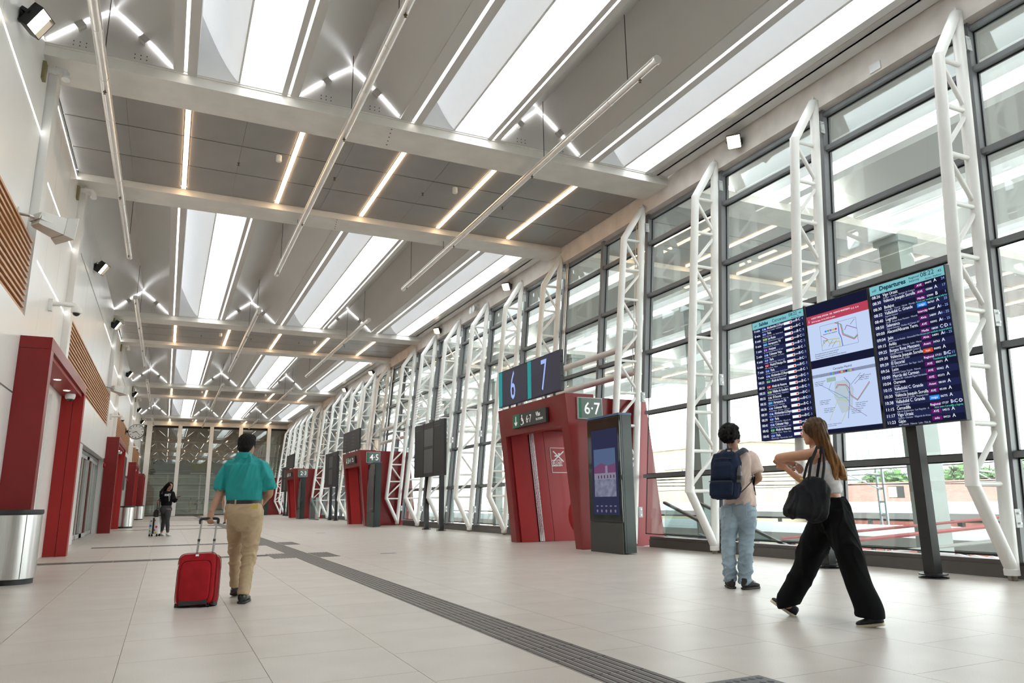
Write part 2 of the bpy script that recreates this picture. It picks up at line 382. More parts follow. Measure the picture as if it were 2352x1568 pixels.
# ---- roof bays: folded ceiling gables between roof lights
def roof_bay(y0, y1, idx):
    rb = sempty('ceiling_bay', (0, y0, 8.28))
    ZB = 8.28
    gables = [(XL-.03, -1.43, -.45, 9.13), (1.60, 2.57, 3.56, 9.13), (5.65, 6.55, 7.60, 9.20)]
    for (a, p, b, za) in gables:
        for (x0, x1, z0, z1) in ((a, p, ZB, za), (p, b, za, ZB)):
            n = 10; mbq = MB().sheet([(x0+(x1-x0)*i/n, z0+(z1-z0)*i/n+.035*math.sin(math.pi*i/n)) for i in range(n+1)], .05, y0, y1)
            mbq.build('ceiling_slope', W_CEIL, rb, smooth=True, fix=True)
        for ye, s in ((y1, -1), (y0, 1)):
            g_ = MB().prism([(a+.02, ye, 8.28), (b-.02, ye, 8.28), (p, ye, za+.02)], (0, .04*s, 0)).build('gable_panel', W_CEIL, rb, fix=True)
            if s < 0:
                pb = MB()
                for bx in (a+.42, b-.62):
                    for i in range(3):
                        for j in range(2): pb.box(bx+i*.09-.008, bx+i*.09+.008, ye-.046, ye-.04, 8.33+j*.07, 8.346+j*.07)
                pb.build('bolt_group', DKGREY, g_)
    edges = [-.28, 3.80, 7.88]
    for m_, x0 in enumerate(edges):
        gb = gables[m_][2]; ga = gables[m_+1][0] if m_ < 2 else 9.66
        MB().box(gb-.02, x0-.028, y0, y1, 8.27, 8.31).box(x0+.028, x0+.18, y0, y1, 8.26, 8.31).box(x0-.03, x0+.03, y0, y1, 8.30, 8.32).build('edge_strip', W_CEIL, rb)
        MB().box(x0+1.60, x0+1.70, y0, y1, 8.26, 8.31).box(x0+1.75, ga+.02, y0, y1, 8.27, 8.31).box(x0+1.70, x0+1.75, y0, y1, 8.30, 8.32).build('edge_strip', W_CEIL, rb)
        MB().box(x0+.15, x0+.18, y0, y1, 8.31, 9.5).box(x0+1.60, x0+1.63, y0, y1, 8.31, 9.5).build('upstand', W_SHEET, rb)
        sh = MB(); n = 14; prof = []
        for i in range(n+1):
            t = i/n; prof.append((x0+.18+.69*t, 9.45-(1.15)*(1-(1-t)**1.35)))
        sh.sheet(prof, .02, y0, y1)
        sh.build('membrane_sheet', MEMB, rb, smooth=True, fix=True)
        MB().tube([(x0+.87, y0, 8.30), (x0+.87, y1, 8.30)], .018, 8).build('valley_gutter', GREYPL, rb)
        np_ = 4
        for i in range(np_):
            ya, yb = y0+(y1-y0)*i/np_, y0+(y1-y0)*(i+1)/np_
            MB().prism([(x0+.885, ya+.004, 8.31), (x0+1.61, ya+.004, 9.45), (x0+1.615, ya+.004, 9.445), (x0+.89, ya+.004, 8.305)], (0, yb-ya-.008, 0)).build('roof_pane', GLASSR, rb, fix=True)
        for ye, s in ((y1, -1), (y0, 1)):
            MB().prism([(x0+.18, ye, 8.28), (x0+.87, ye, 8.28), (x0+.18, ye, 9.45)], (0, .04*s, 0)).build('gable_panel', W_SHEET, rb, fix=True)
            MB().prism([(x0+.87, ye, 8.28), (x0+1.6, ye, 8.28), (x0+1.6, ye, 9.45)], (0, .04*s, 0)).build('gable_panel', W_SHEET, rb, fix=True)
    # flat panel beside the fascia
    MB().box(9.60, 9.93, y0, y1, 8.27, 8.30).build('edge_panel', W_WALL, rb)
    ordn = ['nearest', 'second', 'third', 'far'][idx]; pos = ['beside the left wall', 'in the middle', 'nearest the glazed wall']
    # led lines along the roof lights and under the gable ends
    for m_, x0 in enumerate(edges):
        for x, sd in ((x0, 'left'), (x0+1.725, 'right')):
            if m_ == 2 and sd == 'right': continue
            t_ = thing('roof_light_led', '%s light line of the roof light %s, %s roof bay' % (sd, pos[m_], ordn), 'led strip', (x, (y0+y1)/2, 8.28), 'light lines along the roof lights')
            w_ = .019 if x == x0 else .015
            ya = y0+.05 if sd == 'left' else y0+(y1-y0)*.02
            MB().box(x-w_, x+w_, ya, y1-.05, 8.288, 8.299).build('diffuser', LEDN, t_)
    for m_, (a, p, b, za) in enumerate(gables):
        t_ = thing('gable_led', 'peaked white light strips under the gable %s, %s roof bay' % (pos[m_], ordn), 'led strip', (p, y1-.06, 8.3), 'peaked light strips under the ceiling gables')
        for (xa, zaa, xz, zz) in ((a, 8.28, p, za), (b, 8.28, p, za)):
            for t0, t1 in ((.05, .47), (.56, .995)):
                p0 = Vector((xa+(xz-xa)*t0, y1-.075, zaa+(zz-zaa)*t0-.005+.03*math.sin(math.pi*t0))); p1 = Vector((xa+(xz-xa)*t1, y1-.075, zaa+(zz-zaa)*t1-.005+.03*math.sin(math.pi*t1)))
                MB().bar(p0, p1, .011, .010, (0, 1, 0)).build('diffuser', LEDC, t_)
            q = Vector((xa+(xz-xa)*.51, y1-.09, zaa+(zz-zaa)*.51-.03)); dd = Vector((xz-xa, 0, zz-zaa)).normalized(); nn = Vector((0, 1, 0)).cross(dd)
            MB().obox(q, dd*.07, Vector((0, .05, 0)), nn*.06).build('bracket', W_CEIL, t_)
for i, (a, b) in enumerate(BAYS): roof_bay(a, b, i)
struct('ceiling_back', MB().box(XL, XF, YBACK, -5.5, 8.25, 8.35), W_CEIL)

# ---- left wall
lw = sempty('wall_left')
def panel(y0, y1, z0, z1, m=W_WALL, x=XL, t=.05, par=None, name='wall_panel'):
    MB().box(x-t, x, y0+.004, y1-.004, z0+.004, z1-.004).build(name, m, par or lw)
MB().box(XL-.35, XL-.055, YBACK, YEND, 0, 8.6).build('wall_core', W_WALL, lw)
for k in range(-1, 4):
    s0 = 13.1+PER*k; s1 = 18.1+PER*k
    # pilasters
    for p in (s0, s1):
        MB().box(XL-.03, XL+.13, p, p+.38, 3.5, 8.26).build('pilaster', W_WALL, lw)
    # short bay between pilasters
    yy = [s0+.38, s0+1.95, s0+3.5, s1]
    for z0, z1 in ((3.5, 5.13), (5.16, 6.585), (6.615, 8.08), (8.11, 8.3)):
        for i in range(3):
            panel(yy[i], yy[i+1], z0, z1)
    for z in (5.145, 6.60, 8.095):
        if k >= 0:
            t_ = thing('wall_led', '%s white light slit in the left wall above the %s red portal' % ({5.145: 'lowest', 6.60: 'middle', 8.095: 'topmost'}[z], ['first', 'second', 'third', 'last'][k]), 'led strip', (XL, (s0+s1)/2, z), 'light slits in the left wall')
            MB().box(XL-.02, XL+.004, s0+.40, s1-.02, z-.013, z+.013).build('diffuser', LEDWALL, t_)
    # long bay
    a, b = s1+.38, min(s0+PER-.02, YEND)
    n = 4; L = (b-a)/n
    for i in range(n):
        panel(a+i*L, a+(i+1)*L, 5.15, 6.98); panel(a+i*L, a+(i+1)*L, 7.02, 8.3); panel(a+i*L, a+(i+1)*L, 2.62, 3.78, x=XLO, t=.2)
    if k < 3:
        t_ = thing('wall_led', 'soft white light slit high on the left wall above the %s timber slats' % ['nearest', 'second', 'third', 'far'][k+1], 'led strip', (XL, b-2, 7.0), 'light slits in the left wall')
        MB().box(XL-.02, XL+.004, (a+6 if k == -1 else b-3.6), b-.03, 6.985, 7.015).build('diffuser', LEDWALL, t_)
    # timber slat screen
    if k < 3:
        ss = thing('timber_slat_screen', 'horizontal timber slat screen on the left wall, %s' % ['cut by the left picture edge', 'above the first glass doors', 'above the second glass doors', 'farthest along'][k+1], 'slat screen', (XL, (a+b)/2, 3.8), 'timber slat screens')
        MB().box(XL, XL+.012, a+.02, b-.03, 3.80, 5.12).build('backing', mat('slat backing', (.26, .13, .06), .7) if k == -1 else bpy.data.materials['slat backing'], ss)
        sm = MB().box(0, .10, a+.02-(a+b)/2, b-.03-(a+b)/2, -.020, .020).mesh('slat')
        for q in range(14):
            o = link('slat', sm, WOOD, ss); o.location = (.012, 0, .04+q*.0965)
    # lower wall
    if k == -1:
        panel(a, b-.7, 0, 2.6, x=XLO, t=.2)
        panel(b-.7, b, 0, 2.6, x=XLO, t=.2)
    else:
        panel(a, a+4.2, 0, 2.6, x=XLO, t=.2)
        dr = sempty('door_%d' % (k+1), (XL, a+8.4, 0))
        d0, d1 = a+4.2, b-.55
        MB().box(XL-.05, XL+.03, d0, d0+.12, 0, 2.6).box(XL-.05, XL+.03, d1-.12, d1, 0, 2.6).box(XL-.05, XL+.03, d0, d1, 2.5, 2.6).build('door_frame', ALU, dr)
        nl = 6; Lw = (d1-d0-.24)/nl
        for i in range(nl):
            y_ = d0+.12+i*Lw; op = .0 if i % 3 else .05
            fr = MB().box(XL-.03+op, XL+.02+op, y_, y_+.07, .02, 2.5).box(XL-.03+op, XL+.02+op, y_+Lw-.07, y_+Lw, .02, 2.5).box(XL-.03+op, XL+.02+op, y_, y_+Lw, .02, .14).box(XL-.03+op, XL+.02+op, y_, y_+Lw, 2.40, 2.5).build('door_leaf', mat('door aluminium', (.60, .60, .60), .35, metal=.6) if (k == 0 and i == 0) else bpy.data.materials['door aluminium'], dr)
            MB().box(XL-.01+op, XL+.004+op, y_+.07, y_+Lw-.07, .14, 2.40).build('pane', GLASSD, fr)
        panel(b-.55, b, 0, 2.6, x=XLO, t=.2)
    # wall inside portal zone
    panel(s0-.6, s0+1.6, 0, 3.46, x=XLO, t=.2); panel(s0+1.6, s1+.3, 0, 3.46, x=XLO, t=.2)
struct('baseboard_left', MB().box(XL, XL+.012, YBACK, YEND, 0, .06), ALU)

# ---- fascia beam and facade sill on the glazed side
struct('trim_fascia', MB().box(XF, XF+.38, YBACK, YEND, 7.75, 8.28).box(XF+.0, XF+.38, YBACK, YEND, 8.28, 8.6), CONC)
br = sempty('baseboard_right'); _e = [YBACK]
for k in range(4): _e += [13.2+PER*k, 16.65+PER*k]
_e.append(YEND)
for a, b in zip(_e[::2], _e[1::2]):
    MB().box(9.43, 9.62, a, b, 0, .16).build('sill_fascia', SILL, br); MB().box(9.45, 9.66, a, b, .163, .215).build('sill_cap', SILL, br)
struct('wall_back', MB().box(XL-.3, 10.6, YBACK-.2, YBACK, 0, 8.6), W_WALL)

# ---- glazed facade: mullions, transoms, panes
TY = [5.61, 8.24, 10.88, 13.48]
TRUSS_Y = [-5.0, -2.3, .35, 2.98] + TY + [17.59, 20.2, 22.99, 25.77, 28.6, 31.45] + [17.70+PER+2.76*i for i in range(6)] + [17.75+2*PER+2.76*i for i in range(6)]
wr = sempty('wall_right')
MUL = sorted(TRUSS_Y + [15.5, 33.65, 51.8, 69.0, -7.6, YEND-.06])
TZ = [.215, 1.49, 2.90, 4.30, 5.67, 6.98, 7.66]
def in_lift(a, b): return any(a < 16.6+PER*k and b > 13.3+PER*k for k in range(4))
for y in MUL:
    zl = 3.25 if in_lift(y-.2+.35, y+.2-.35) else .2
    o = MB().hexa([(xg(zl)-.14, y-.055, zl), (xg(zl)+.06, y-.055, zl), (xg(zl)+.06, y+.055, zl), (xg(zl)-.14, y+.055, zl),
                   (xg(7.8)-.14, y-.055, 7.8), (xg(7.8)+.06, y-.055, 7.8), (xg(7.8)+.06, y+.055, 7.8), (xg(7.8)-.14, y+.055, 7.8)]).build('mullion', ALU, wr)
for i in range(len(MUL)-1):
    a, b = MUL[i]+.055, MUL[i+1]-.055
    near = a < 36 and b > 2
    mb = MB() if not near else None
    for z in TZ[1:]:
        if z < 3 and in_lift(a+.2, b-.2): continue
        q = mb if mb else MB()
        q.hexa([(xg(z)-.12, a, z-.04), (xg(z)+.04, a, z-.04), (xg(z)+.04, b, z-.04), (xg(z)-.12, b, z-.04),
                (xg(z)-.115, a, z+.04), (xg(z)+.045, a, z+.04), (xg(z)+.045, b, z+.04), (xg(z)-.115, b, z+.04)])
        if near: q.build('transom', ALU, wr)
    if mb: mb.build('transom_set', ALU, wr)
    for j in range(len(TZ)-1):
        z0, z1 = TZ[j]+.04, TZ[j+1]-.04
        if j < 2 and in_lift(a+.2, b-.2): continue
        if j == 2 and in_lift(a+.2, b-.2): z0 = 3.25
        P = MB().hexa([(xg(z0)-.006, a, z0), (xg(z0)+.006, a, z0), (xg(z0)+.006, b, z0), (xg(z0)-.006, b, z0),
                       (xg(z1)-.006, a, z1), (xg(z1)+.006, a, z1), (xg(z1)+.006, b, z1), (xg(z1)-.006, b, z1)])
        po = P.build('pane', GLASS, wr)
        if near:
            gk = MB()
            for (ya, yb_) in ((a, a+.018), (b-.018, b)):
                gk.hexa([(xg(z0)-.02, ya, z0), (xg(z0)-.007, ya, z0), (xg(z0)-.007, yb_, z0), (xg(z0)-.02, yb_, z0), (xg(z1)-.02, ya, z1), (xg(z1)-.007, ya, z1), (xg(z1)-.007, yb_, z1), (xg(z1)-.02, yb_, z1)])
            for (za, zb_) in ((z0, z0+.018), (z1-.018, z1)):
                gk.hexa([(xg(za)-.02, a, za), (xg(za)-.007, a, za), (xg(za)-.007, b, za), (xg(za)-.02, b, za), (xg(zb_)-.02, a, zb_), (xg(zb_)-.007, a, zb_), (xg(zb_)-.007, b, zb_), (xg(zb_)-.02, b, zb_)])
            gk.build('gasket', GASKET, po)

# ---- end wall
we = sempty('wall_end', (0, YEND, 0))
struct_h = MB().box(XL, XF, YEND-.35, YEND+.1, 7.86, 8.30).build('header_beam', W_BEAM, we)
MB().box(XL+.3, XF+.2, YEND-.06, YEND+.06, 7.70, 7.86).build('header_track', GASKET, we)
ECX = [-1.75, .72, 3.35, 5.85, 8.35]
for i, x in enumerate(ECX):
    MB().box(x-(.16 if i else .22), x+(.16 if i else .22), YEND-.34, YEND-.04, 0, 7.86).build('end_column', W_STEEL, we)
ez = [.12, 1.35, 2.62, 3.9, 5.15, 6.4, 7.70]
exs = [XL+.1]+ECX+[xg(4)]
MB().box(XL, 9.6, YEND-.02, YEND+.06, 0, .12).build('end_sill', SILL, we)
for j in range(len(ez)-1):
    MB().box(XL, xg(ez[j+1])-.2, YEND-.02, YEND+.05, ez[j+1]-.03, ez[j+1]+.03).build('end_transom', ALU, we)
    for i in range(len(exs)-1):
        MB().box(exs[i]+.02, exs[i+1]-.02, YEND+.01, YEND+.022, ez[j]+.03, ez[j+1]-.03).build('end_pane', GLASSD, we)
# ================================================================== lattice trusses along the glass
ORD = ['first', 'second', 'third', 'fourth', 'fifth', 'sixth', 'seventh', 'eighth', 'ninth', 'tenth', 'eleventh', 'twelfth', 'thirteenth', 'fourteenth', 'fifteenth', 'sixteenth', 'seventeenth', 'eighteenth', 'nineteenth', 'twentieth', 'twenty-first', 'twenty-second', 'twenty-third']
def truss(y):
    t = thing('lattice_truss', 'x', 'truss', (9.22, y, 0), 'white lattice trusses along the glass wall')
    P = lambda x, z: (x, y, z)
    fx = lambda z: xb(z) - .60 + .10*(z-1.15)/5.88
    MB().tube([P(xb(.13), .13), P(xb(7.90), 7.90)], .078, 14).build('back_chord', W_STEEL, t, smooth=True)
    MB().tube([P(xb(.16)-.02, .16), P(fx(1.15), 1.15)], .078, 14).build('lower_strut', W_STEEL, t, smooth=True)
    MB().tube([P(fx(1.10), 1.10), P(fx(7.06), 7.06)], .078, 14).build('front_chord', W_STEEL, t, smooth=True)
    MB().tube([P(fx(7.03), 7.03), P(xb(7.86)-.03, 7.86)], .078, 14).build('upper_strut', W_STEEL, t, smooth=True)
    zz = [1.15+.735*i for i in range(9)]
    for z in zz: MB().tube([P(fx(z)+.02, z-.02), P(xb(z)-.02, z-.02)], .034, 8).build('web', W_STEEL, t, smooth=True)
    for k in range(8):
        zt, zl = zz[8-k], zz[7-k]
        a, b = (P(fx(zt)+.03, zt-.09), P(xb(zl)-.03, zl+.06)) if k % 2 == 0 else (P(xb(zt)-.03, zt-.09), P(fx(zl)+.03, zl+.06))
        MB().tube([a, b], .034, 8).build('web', W_STEEL, t, smooth=True)
    MB().lathe([(.085, .06), (.085, .13), (.07, .15)], (xb(.1)-.01, y, 0), 12).build('foot_collar', W_STEEL, t)
    MB().box(xb(0)-.05, xb(0)+.05, y-.012, y+.012, 0, .07).box(xb(0)-.02, xb(0)+.02, y-.045, y+.045, 0, .06).build('foot_plate', mat('weathered steel', (.42, .36, .30), .7) if 'weathered steel' not in bpy.data.materials else bpy.data.materials['weathered steel'], t)
    MB().box(xb(7.9)-.04, xb(7.9)+.04, y-.03, y+.03, 7.88, 7.95).lathe([(.02, 7.95), (.015, 8.0)], (xb(7.9), y, 0), 8).build('head_pin', W_STEEL, t)
    for z in (.72, 3.25, 7.38):
        b_ = MB().box(xb(z)+.05, xg(z)-.12, y-.075, y-.06, z-.11, z+.11).box(xb(z)+.05, xb(z)+.075, y-.075, y+.0, z-.11, z+.11).build('bracket', mat('bracket grey', lin(196, 198, 198), .4) if 'bracket grey' not in bpy.data.materials else bpy.data.materials['bracket grey'], t)
        MB().tube([(xg(z)-.17, y-.10, z+.06), (xg(z)-.17, y-.07, z+.06)], .014, 6).tube([(xg(z)-.17, y-.10, z-.06), (xg(z)-.17, y-.07, z-.06)], .014, 6).build('bolt_pair', CHROME, b_)
    return t
vis = [y for y in TRUSS_Y if y > 4]
t0 = truss(vis[0])
t0['label'] = 'white tubular lattice truss at the right edge, in front of the departures board end'
for i, y in enumerate(vis[1:], 1):
    c = move_copy(t0, y-vis[0]); c['label'] = 'white tubular lattice truss on the glass wall, %s from the right picture edge' % ORD[i]
# horizontal tubes that bridge the wide gaps between trusses
for k, (a, b) in enumerate(((13.48, 17.59), (31.45, 35.80), (49.60, 53.95))):
    for z, wd in ((4.52, 'upper'), (3.86, 'lower')):
        t_ = thing('bridging_tube', '%s white horizontal tube spanning the gap behind the %s lift' % (wd, ['6-7', '4-5', '2-3'][k]), 'steel tube', (xb(z), a, z), 'tubes bridging the truss gaps')
        MB().tube([(xb(z), a+.085, z), (xb(z), b-.085, z)], .078, 14).build('tube', W_STEEL, t_, smooth=True)
        MB().tube([(xb(z), a+.083, z), (xb(z), a+.14, z)], .092, 14).tube([(xb(z), b-.14, z), (xb(z), b-.083, z)], .092, 14).build('end_sleeve', W_STEEL, t_, smooth=True)

# ================================================================== red lift portals
SH = .105
def S(x, y, z): return (x-SH*z, y, z)
def sbox(mb, x0, x1, y0, y1, z0, z1):
    return mb.hexa([S(x0, y0, z0), S(x1, y0, z0), S(x1, y1, z0), S(x0, y1, z0), S(x0, y0, z1), S(x1, y0, z1), S(x1, y1, z1), S(x0, y1, z1)])
LNUM = ['6·7', '4·5', '2·3', '1']
def lift(k):
    dy = PER*k; y0, y1 = 13.2+dy, 16.65+dy
    n = LNUM[k].replace('·', '-')
    t = thing('lift_portal', 'red leaning lift portal for platforms %s by the glass wall' % n, 'lift', (7.8, (y0+y1)/2, 0), 'red lift portals')
    def B(*a, nm='panel', m=RED, par=t):
        return sbox(MB(), *a).build(nm, m, par)
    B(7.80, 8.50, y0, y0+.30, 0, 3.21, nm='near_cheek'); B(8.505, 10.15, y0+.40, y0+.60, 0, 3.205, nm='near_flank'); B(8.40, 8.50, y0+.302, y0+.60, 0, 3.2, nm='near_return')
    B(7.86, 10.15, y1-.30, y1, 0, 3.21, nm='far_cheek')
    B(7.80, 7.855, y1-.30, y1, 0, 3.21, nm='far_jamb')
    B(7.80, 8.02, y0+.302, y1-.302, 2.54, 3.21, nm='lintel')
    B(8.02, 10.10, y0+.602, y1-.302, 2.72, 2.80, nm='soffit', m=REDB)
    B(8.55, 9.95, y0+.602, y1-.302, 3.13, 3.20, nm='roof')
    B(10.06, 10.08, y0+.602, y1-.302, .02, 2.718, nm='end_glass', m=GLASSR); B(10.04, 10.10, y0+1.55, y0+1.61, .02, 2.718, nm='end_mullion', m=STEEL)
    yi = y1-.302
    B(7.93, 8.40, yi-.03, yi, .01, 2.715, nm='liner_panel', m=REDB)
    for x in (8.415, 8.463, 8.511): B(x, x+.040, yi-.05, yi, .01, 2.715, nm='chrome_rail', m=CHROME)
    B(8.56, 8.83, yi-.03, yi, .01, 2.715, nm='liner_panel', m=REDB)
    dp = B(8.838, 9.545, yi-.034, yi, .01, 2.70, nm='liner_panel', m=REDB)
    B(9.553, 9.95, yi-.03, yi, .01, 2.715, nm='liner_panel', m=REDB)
    # round porthole with black ring low on the liner
    pc = Vector((9.83, yi-.036, .62)); q = MB(); n_ = 28
    def ring(r, dy_): return [pc+Vector((r*math.cos(2*math.pi*i/n_), dy_, r*math.sin(2*math.pi*i/n_))) for i in range(n_)]
    q.rings([ring(.60, 0), ring(.54, -.03), ring(.46, -.045), ring(.45, -.02)], cap=False)
    pr = q.build('porthole_rim', REDB, t, smooth=True, fix=True)
    MB().rings([ring(.452, -.02), ring(.45, -.06), ring(.41, -.06), ring(.41, -.02)], cap=False).build('porthole_ring', BLACK, pr, fix=True)
    MB().rings([ring(.41, -.03), ring(.005, -.032)], cap=False).build('porthole_disc', WHITEP, pr, fix=True)
    if k == 0:
        nb = thing('no_use_notice', 'red and white notice inside the 6-7 lift forbidding use in an emergency', 'sign', (9.2, yi-.045, 1.9))
        RW = mat('white sign print', (.82, .80, .78), .5)
        a, b, z0, z1 = 8.97, 9.42, 1.67, 2.30
        mm = MB(); sbox(mm, a+SH*2, b+SH*2, yi-.042, yi-.036, z0, z1) if 0 else mm.hexa([(a-.2-(z-2)*SH, yy, z) if 0 else (xx-SH*(z), yy, z) for z in (z0, z1) for (xx, yy) in ((a+0, yi-.043), (b, yi-.043), (b, yi-.036), (a, yi-.036))])
        mm.build('plate', REDB, nb)
        bx = MB(); w_ = .014
        for (x0, x1, za, zb) in ((a, b, z0, z0+w_), (a, b, z1-w_, z1), (a, a+w_, z0, z1), (b-w_, b, z0, z1)):
            sbox(bx, x0, x1, yi-.046, yi-.043, za, zb)
        bx.build('border', RW, nb)
        pi = MB(); cxx, czz = (a+b)/2-SH*2.07, 2.07
        for s in (-1, 1): pi.bar((cxx-.15*s, yi-.046, czz-.12), (cxx+.15*s, yi-.046, czz+.14), .003, .03, (0, -1, 0) if 0 else (s*.6, 0, .8))
        pi.tube([(cxx+.02, yi-.047, czz+.07), (cxx+.02, yi-.045, czz+.07)], .03, 10)
        pi.bar((cxx-.11, yi-.047, czz+.02), (cxx+.02, yi-.047, czz+.02), .003, .035, (0, 0, 1))
        pi.build('pictogram', RW, nb)
        text('NO UTILIZAR\nEN CASO DE\nEMERGENCIA', .068, (cxx+.02, yi-.0475, 1.835), (1, 0, 0), (-SH, 0, 1), RW, nb, align='CENTER', bold=.002, line=.9)
    # number display on top of the lintel
    X = 7.44; za, zb = 3.28, 4.17
    DK = bpy.data.materials.get('number screen face') or mat('number screen face', (.020, .019, .030), .4, emit=.03, ecol=(.35, .32, .55), spec=.15)
    dd = thing('number_display', 'wide dark screen showing %s on top of the lift portal' % ('big blue numerals 6 and 7' if k == 0 else ('two dim halves above lift %s' % n)), 'display', (X, (y0+y1)/2, za), 'screens on the lift portals')
    for h, (a, b) in enumerate(((y0+1.74, y0+3.34), (y0+.12, y0+1.72))):
        cs = MB().box(X, X+.07, a, b, za, zb).build('screen', DK if k == 0 else (bpy.data.materials.get('dim screen') or mat('dim screen', lin(58, 58, 62), .4, spec=.2)), dd)
        MB().box(X+.0, X+.075, a, b, zb-.012, zb+.004).box(X, X+.075, a, b, za-.004, za+.012).box(X-.001, X+.075, b-.012, b+.004, za, zb).box(X-.001, X+.075, a-.004, a+.008, za, zb).build('bezel', BLACK, cs)
        if k == 0:
            MB().box(X-.003, X, b-.20, b-.012, za+.012, zb-.012).build('colour_bar', lamp('teal bar', (.035, .26, .27), .56) if 'teal bar' not in bpy.data.materials else bpy.data.materials['teal bar'], cs)
            text('67'[h], 1.0, (X-.004, (a+b)/2+.05-.08, za+.12), (0, -1, 0), (0, 0, 1), lamp('blue numeral', (.30, .42, .78), .6) if h == 0 else bpy.data.materials['blue numeral'], cs, align='CENTER', sx=.62, name='numeral')
        elif k < 3:
            for q in range(5):
                text('12%d Alcalá' % q, .10, (X-.004, b-.18, zb-.22-.15*q), (0, -1, 0), (0, 0, 1), TEXTD, cs)
    for yy in (y0+.5, y0+.9, y0+2.4, y0+2.8):
        MB().box(X+.025, X+.065, yy-.02, yy+.02, 3.212, za-.005).build('stub', BLACK, dd)
    for zz in (za+.2, za+.62):
        MB().tube([(X+.03, y0+.12, zz), (X+.03, y0+.05, zz), (X+.03, y0+.05, zz+.12), (X+.03, y0+.12, zz+.12)], .008, 6).build('handle', BLACK, dd)
    # direction sign on the lintel
    ds = thing('direction_sign', 'dark sign with arrow, wheelchair and %s Vías on the lift lintel' % n, 'sign', (7.5, (y0+y1)/2, 2.7), 'signs on lift lintels')
    xs_ = 7.80-SH*2.85-.03; a, b, z0, z1 = y0+.80, y0+2.50, 2.68, 3.0
    PL = bpy.data.materials.get('dark sign plate') or mat('dark sign plate', lin(52, 56, 54), .5)
    GRN = bpy.data.materials.get('green sign') or mat('green sign', lin(30, 110, 78), .5)
    MB().box(xs_-.05, xs_+.012, a, b, z0, z1).build('plate', PL, ds)
    MB().box(xs_-.053, xs_-.05, b-.36, b, z0, z1).build('green_field', GRN, ds)
    ic = MB(); yc = b-.18
    ic.box(xs_-.057, xs_-.053, yc-.015, yc+.015, z0+.08, z1-.05)
    for s in (-1, 1): ic.bar((xs_-.055, yc, z0+.055), (xs_-.055, yc+s*.07, z0+.13), .004, .026, (0, -s*.7, .7))
    yc = b-.52
    ic.tube([(xs_-.057, yc+.02, z1-.06), (xs_-.052, yc+.02, z1-.06)], .02, 8)
    ic.bar((xs_-.055, yc+.02, z1-.08), (xs_-.055, yc+.01, z0+.13), .004, .022, (0, 1, 0)); ic.bar((xs_-.055, yc+.01, z0+.14), (xs_-.055, yc-.05, z0+.14), .004, .02)
    ic.bar((xs_-.055, yc-.05, z0+.14), (xs_-.055, yc-.085, z0+.06), .004, .02, (0, 1, 0))
    for i in range(8):
        a0, a1 = R(60+i*32), R(60+(i+1)*32)
        ic.bar((xs_-.055, yc+.02+.075*math.cos(a0), z0+.12+.075*math.sin(a0)), (xs_-.055, yc+.02+.075*math.cos(a1), z0+.12+.075*math.sin(a1)), .004, .016, (0, math.cos(a0), math.sin(a0)))
    ic.build('pictogram', TEXTP, ds)
    text(LNUM[k], .25, (xs_-.052, b-.72, z0+.07), (0, -1, 0), (0, 0, 1), TEXTP, ds, sx=.85)
    text('Vías' if k < 3 else 'Vía', .14, (xs_-.052, b-1.22, z0+.17), (0, -1, 0), (0, 0, 1), TEXTP, ds, sx=.9, bold=.002)
    text('PLATFORMS', .075, (xs_-.052, b-1.22, z0+.075), (0, -1, 0), (0, 0, 1), TEXTP, ds, sx=.85)
    # side sign facing along the hall
    sg = thing('platform_sign', 'grey square %s sign on the side of the %s red lift portal' % (LNUM[k], ['nearest', 'second', 'third', 'last'][k]), 'sign', (8.05, y0, 2.7), 'platform number signs')
    xa, xc, z0, z1 = 7.745, 8.35, 2.67, 3.13
    FR = bpy.data.materials.get('sign rim') or mat('sign rim', lin(190, 192, 190), .4)
    PG = bpy.data.materials.get('grey green plate') or mat('grey green plate', lin(104, 116, 110), .5)
    MB().box(xa, xc, y0-.05, y0-.002, z0, z1).build('frame', FR, sg)
    MB().box(xa+.015, xc-.015, y0-.054, y0-.05, z0+.015, z1-.015).build('plate', PG, sg)
    MB().box(xa+.015, xa+.085, y0-.056, y0-.054, z0+.015, z1-.015).build('green_field', GRN, sg)
    text(LNUM[k], .36, ((xa+xc)/2+.04, y0-.056, z0+.105), (1, 0, 0), (0, 0, 1), TEXTP, sg, align='CENTER', sx=.88, bold=.004)
    return t
TEXTP = mat('glowing white vinyl letters', (.85, .85, .83), .5, emit=.15, ecol=(1, 1, 1))  # slight glow added to the letters, which are no lamps
TEXTD = mat('faint grey letters', lin(110, 112, 118), .5)
for k in range(4): lift(k)

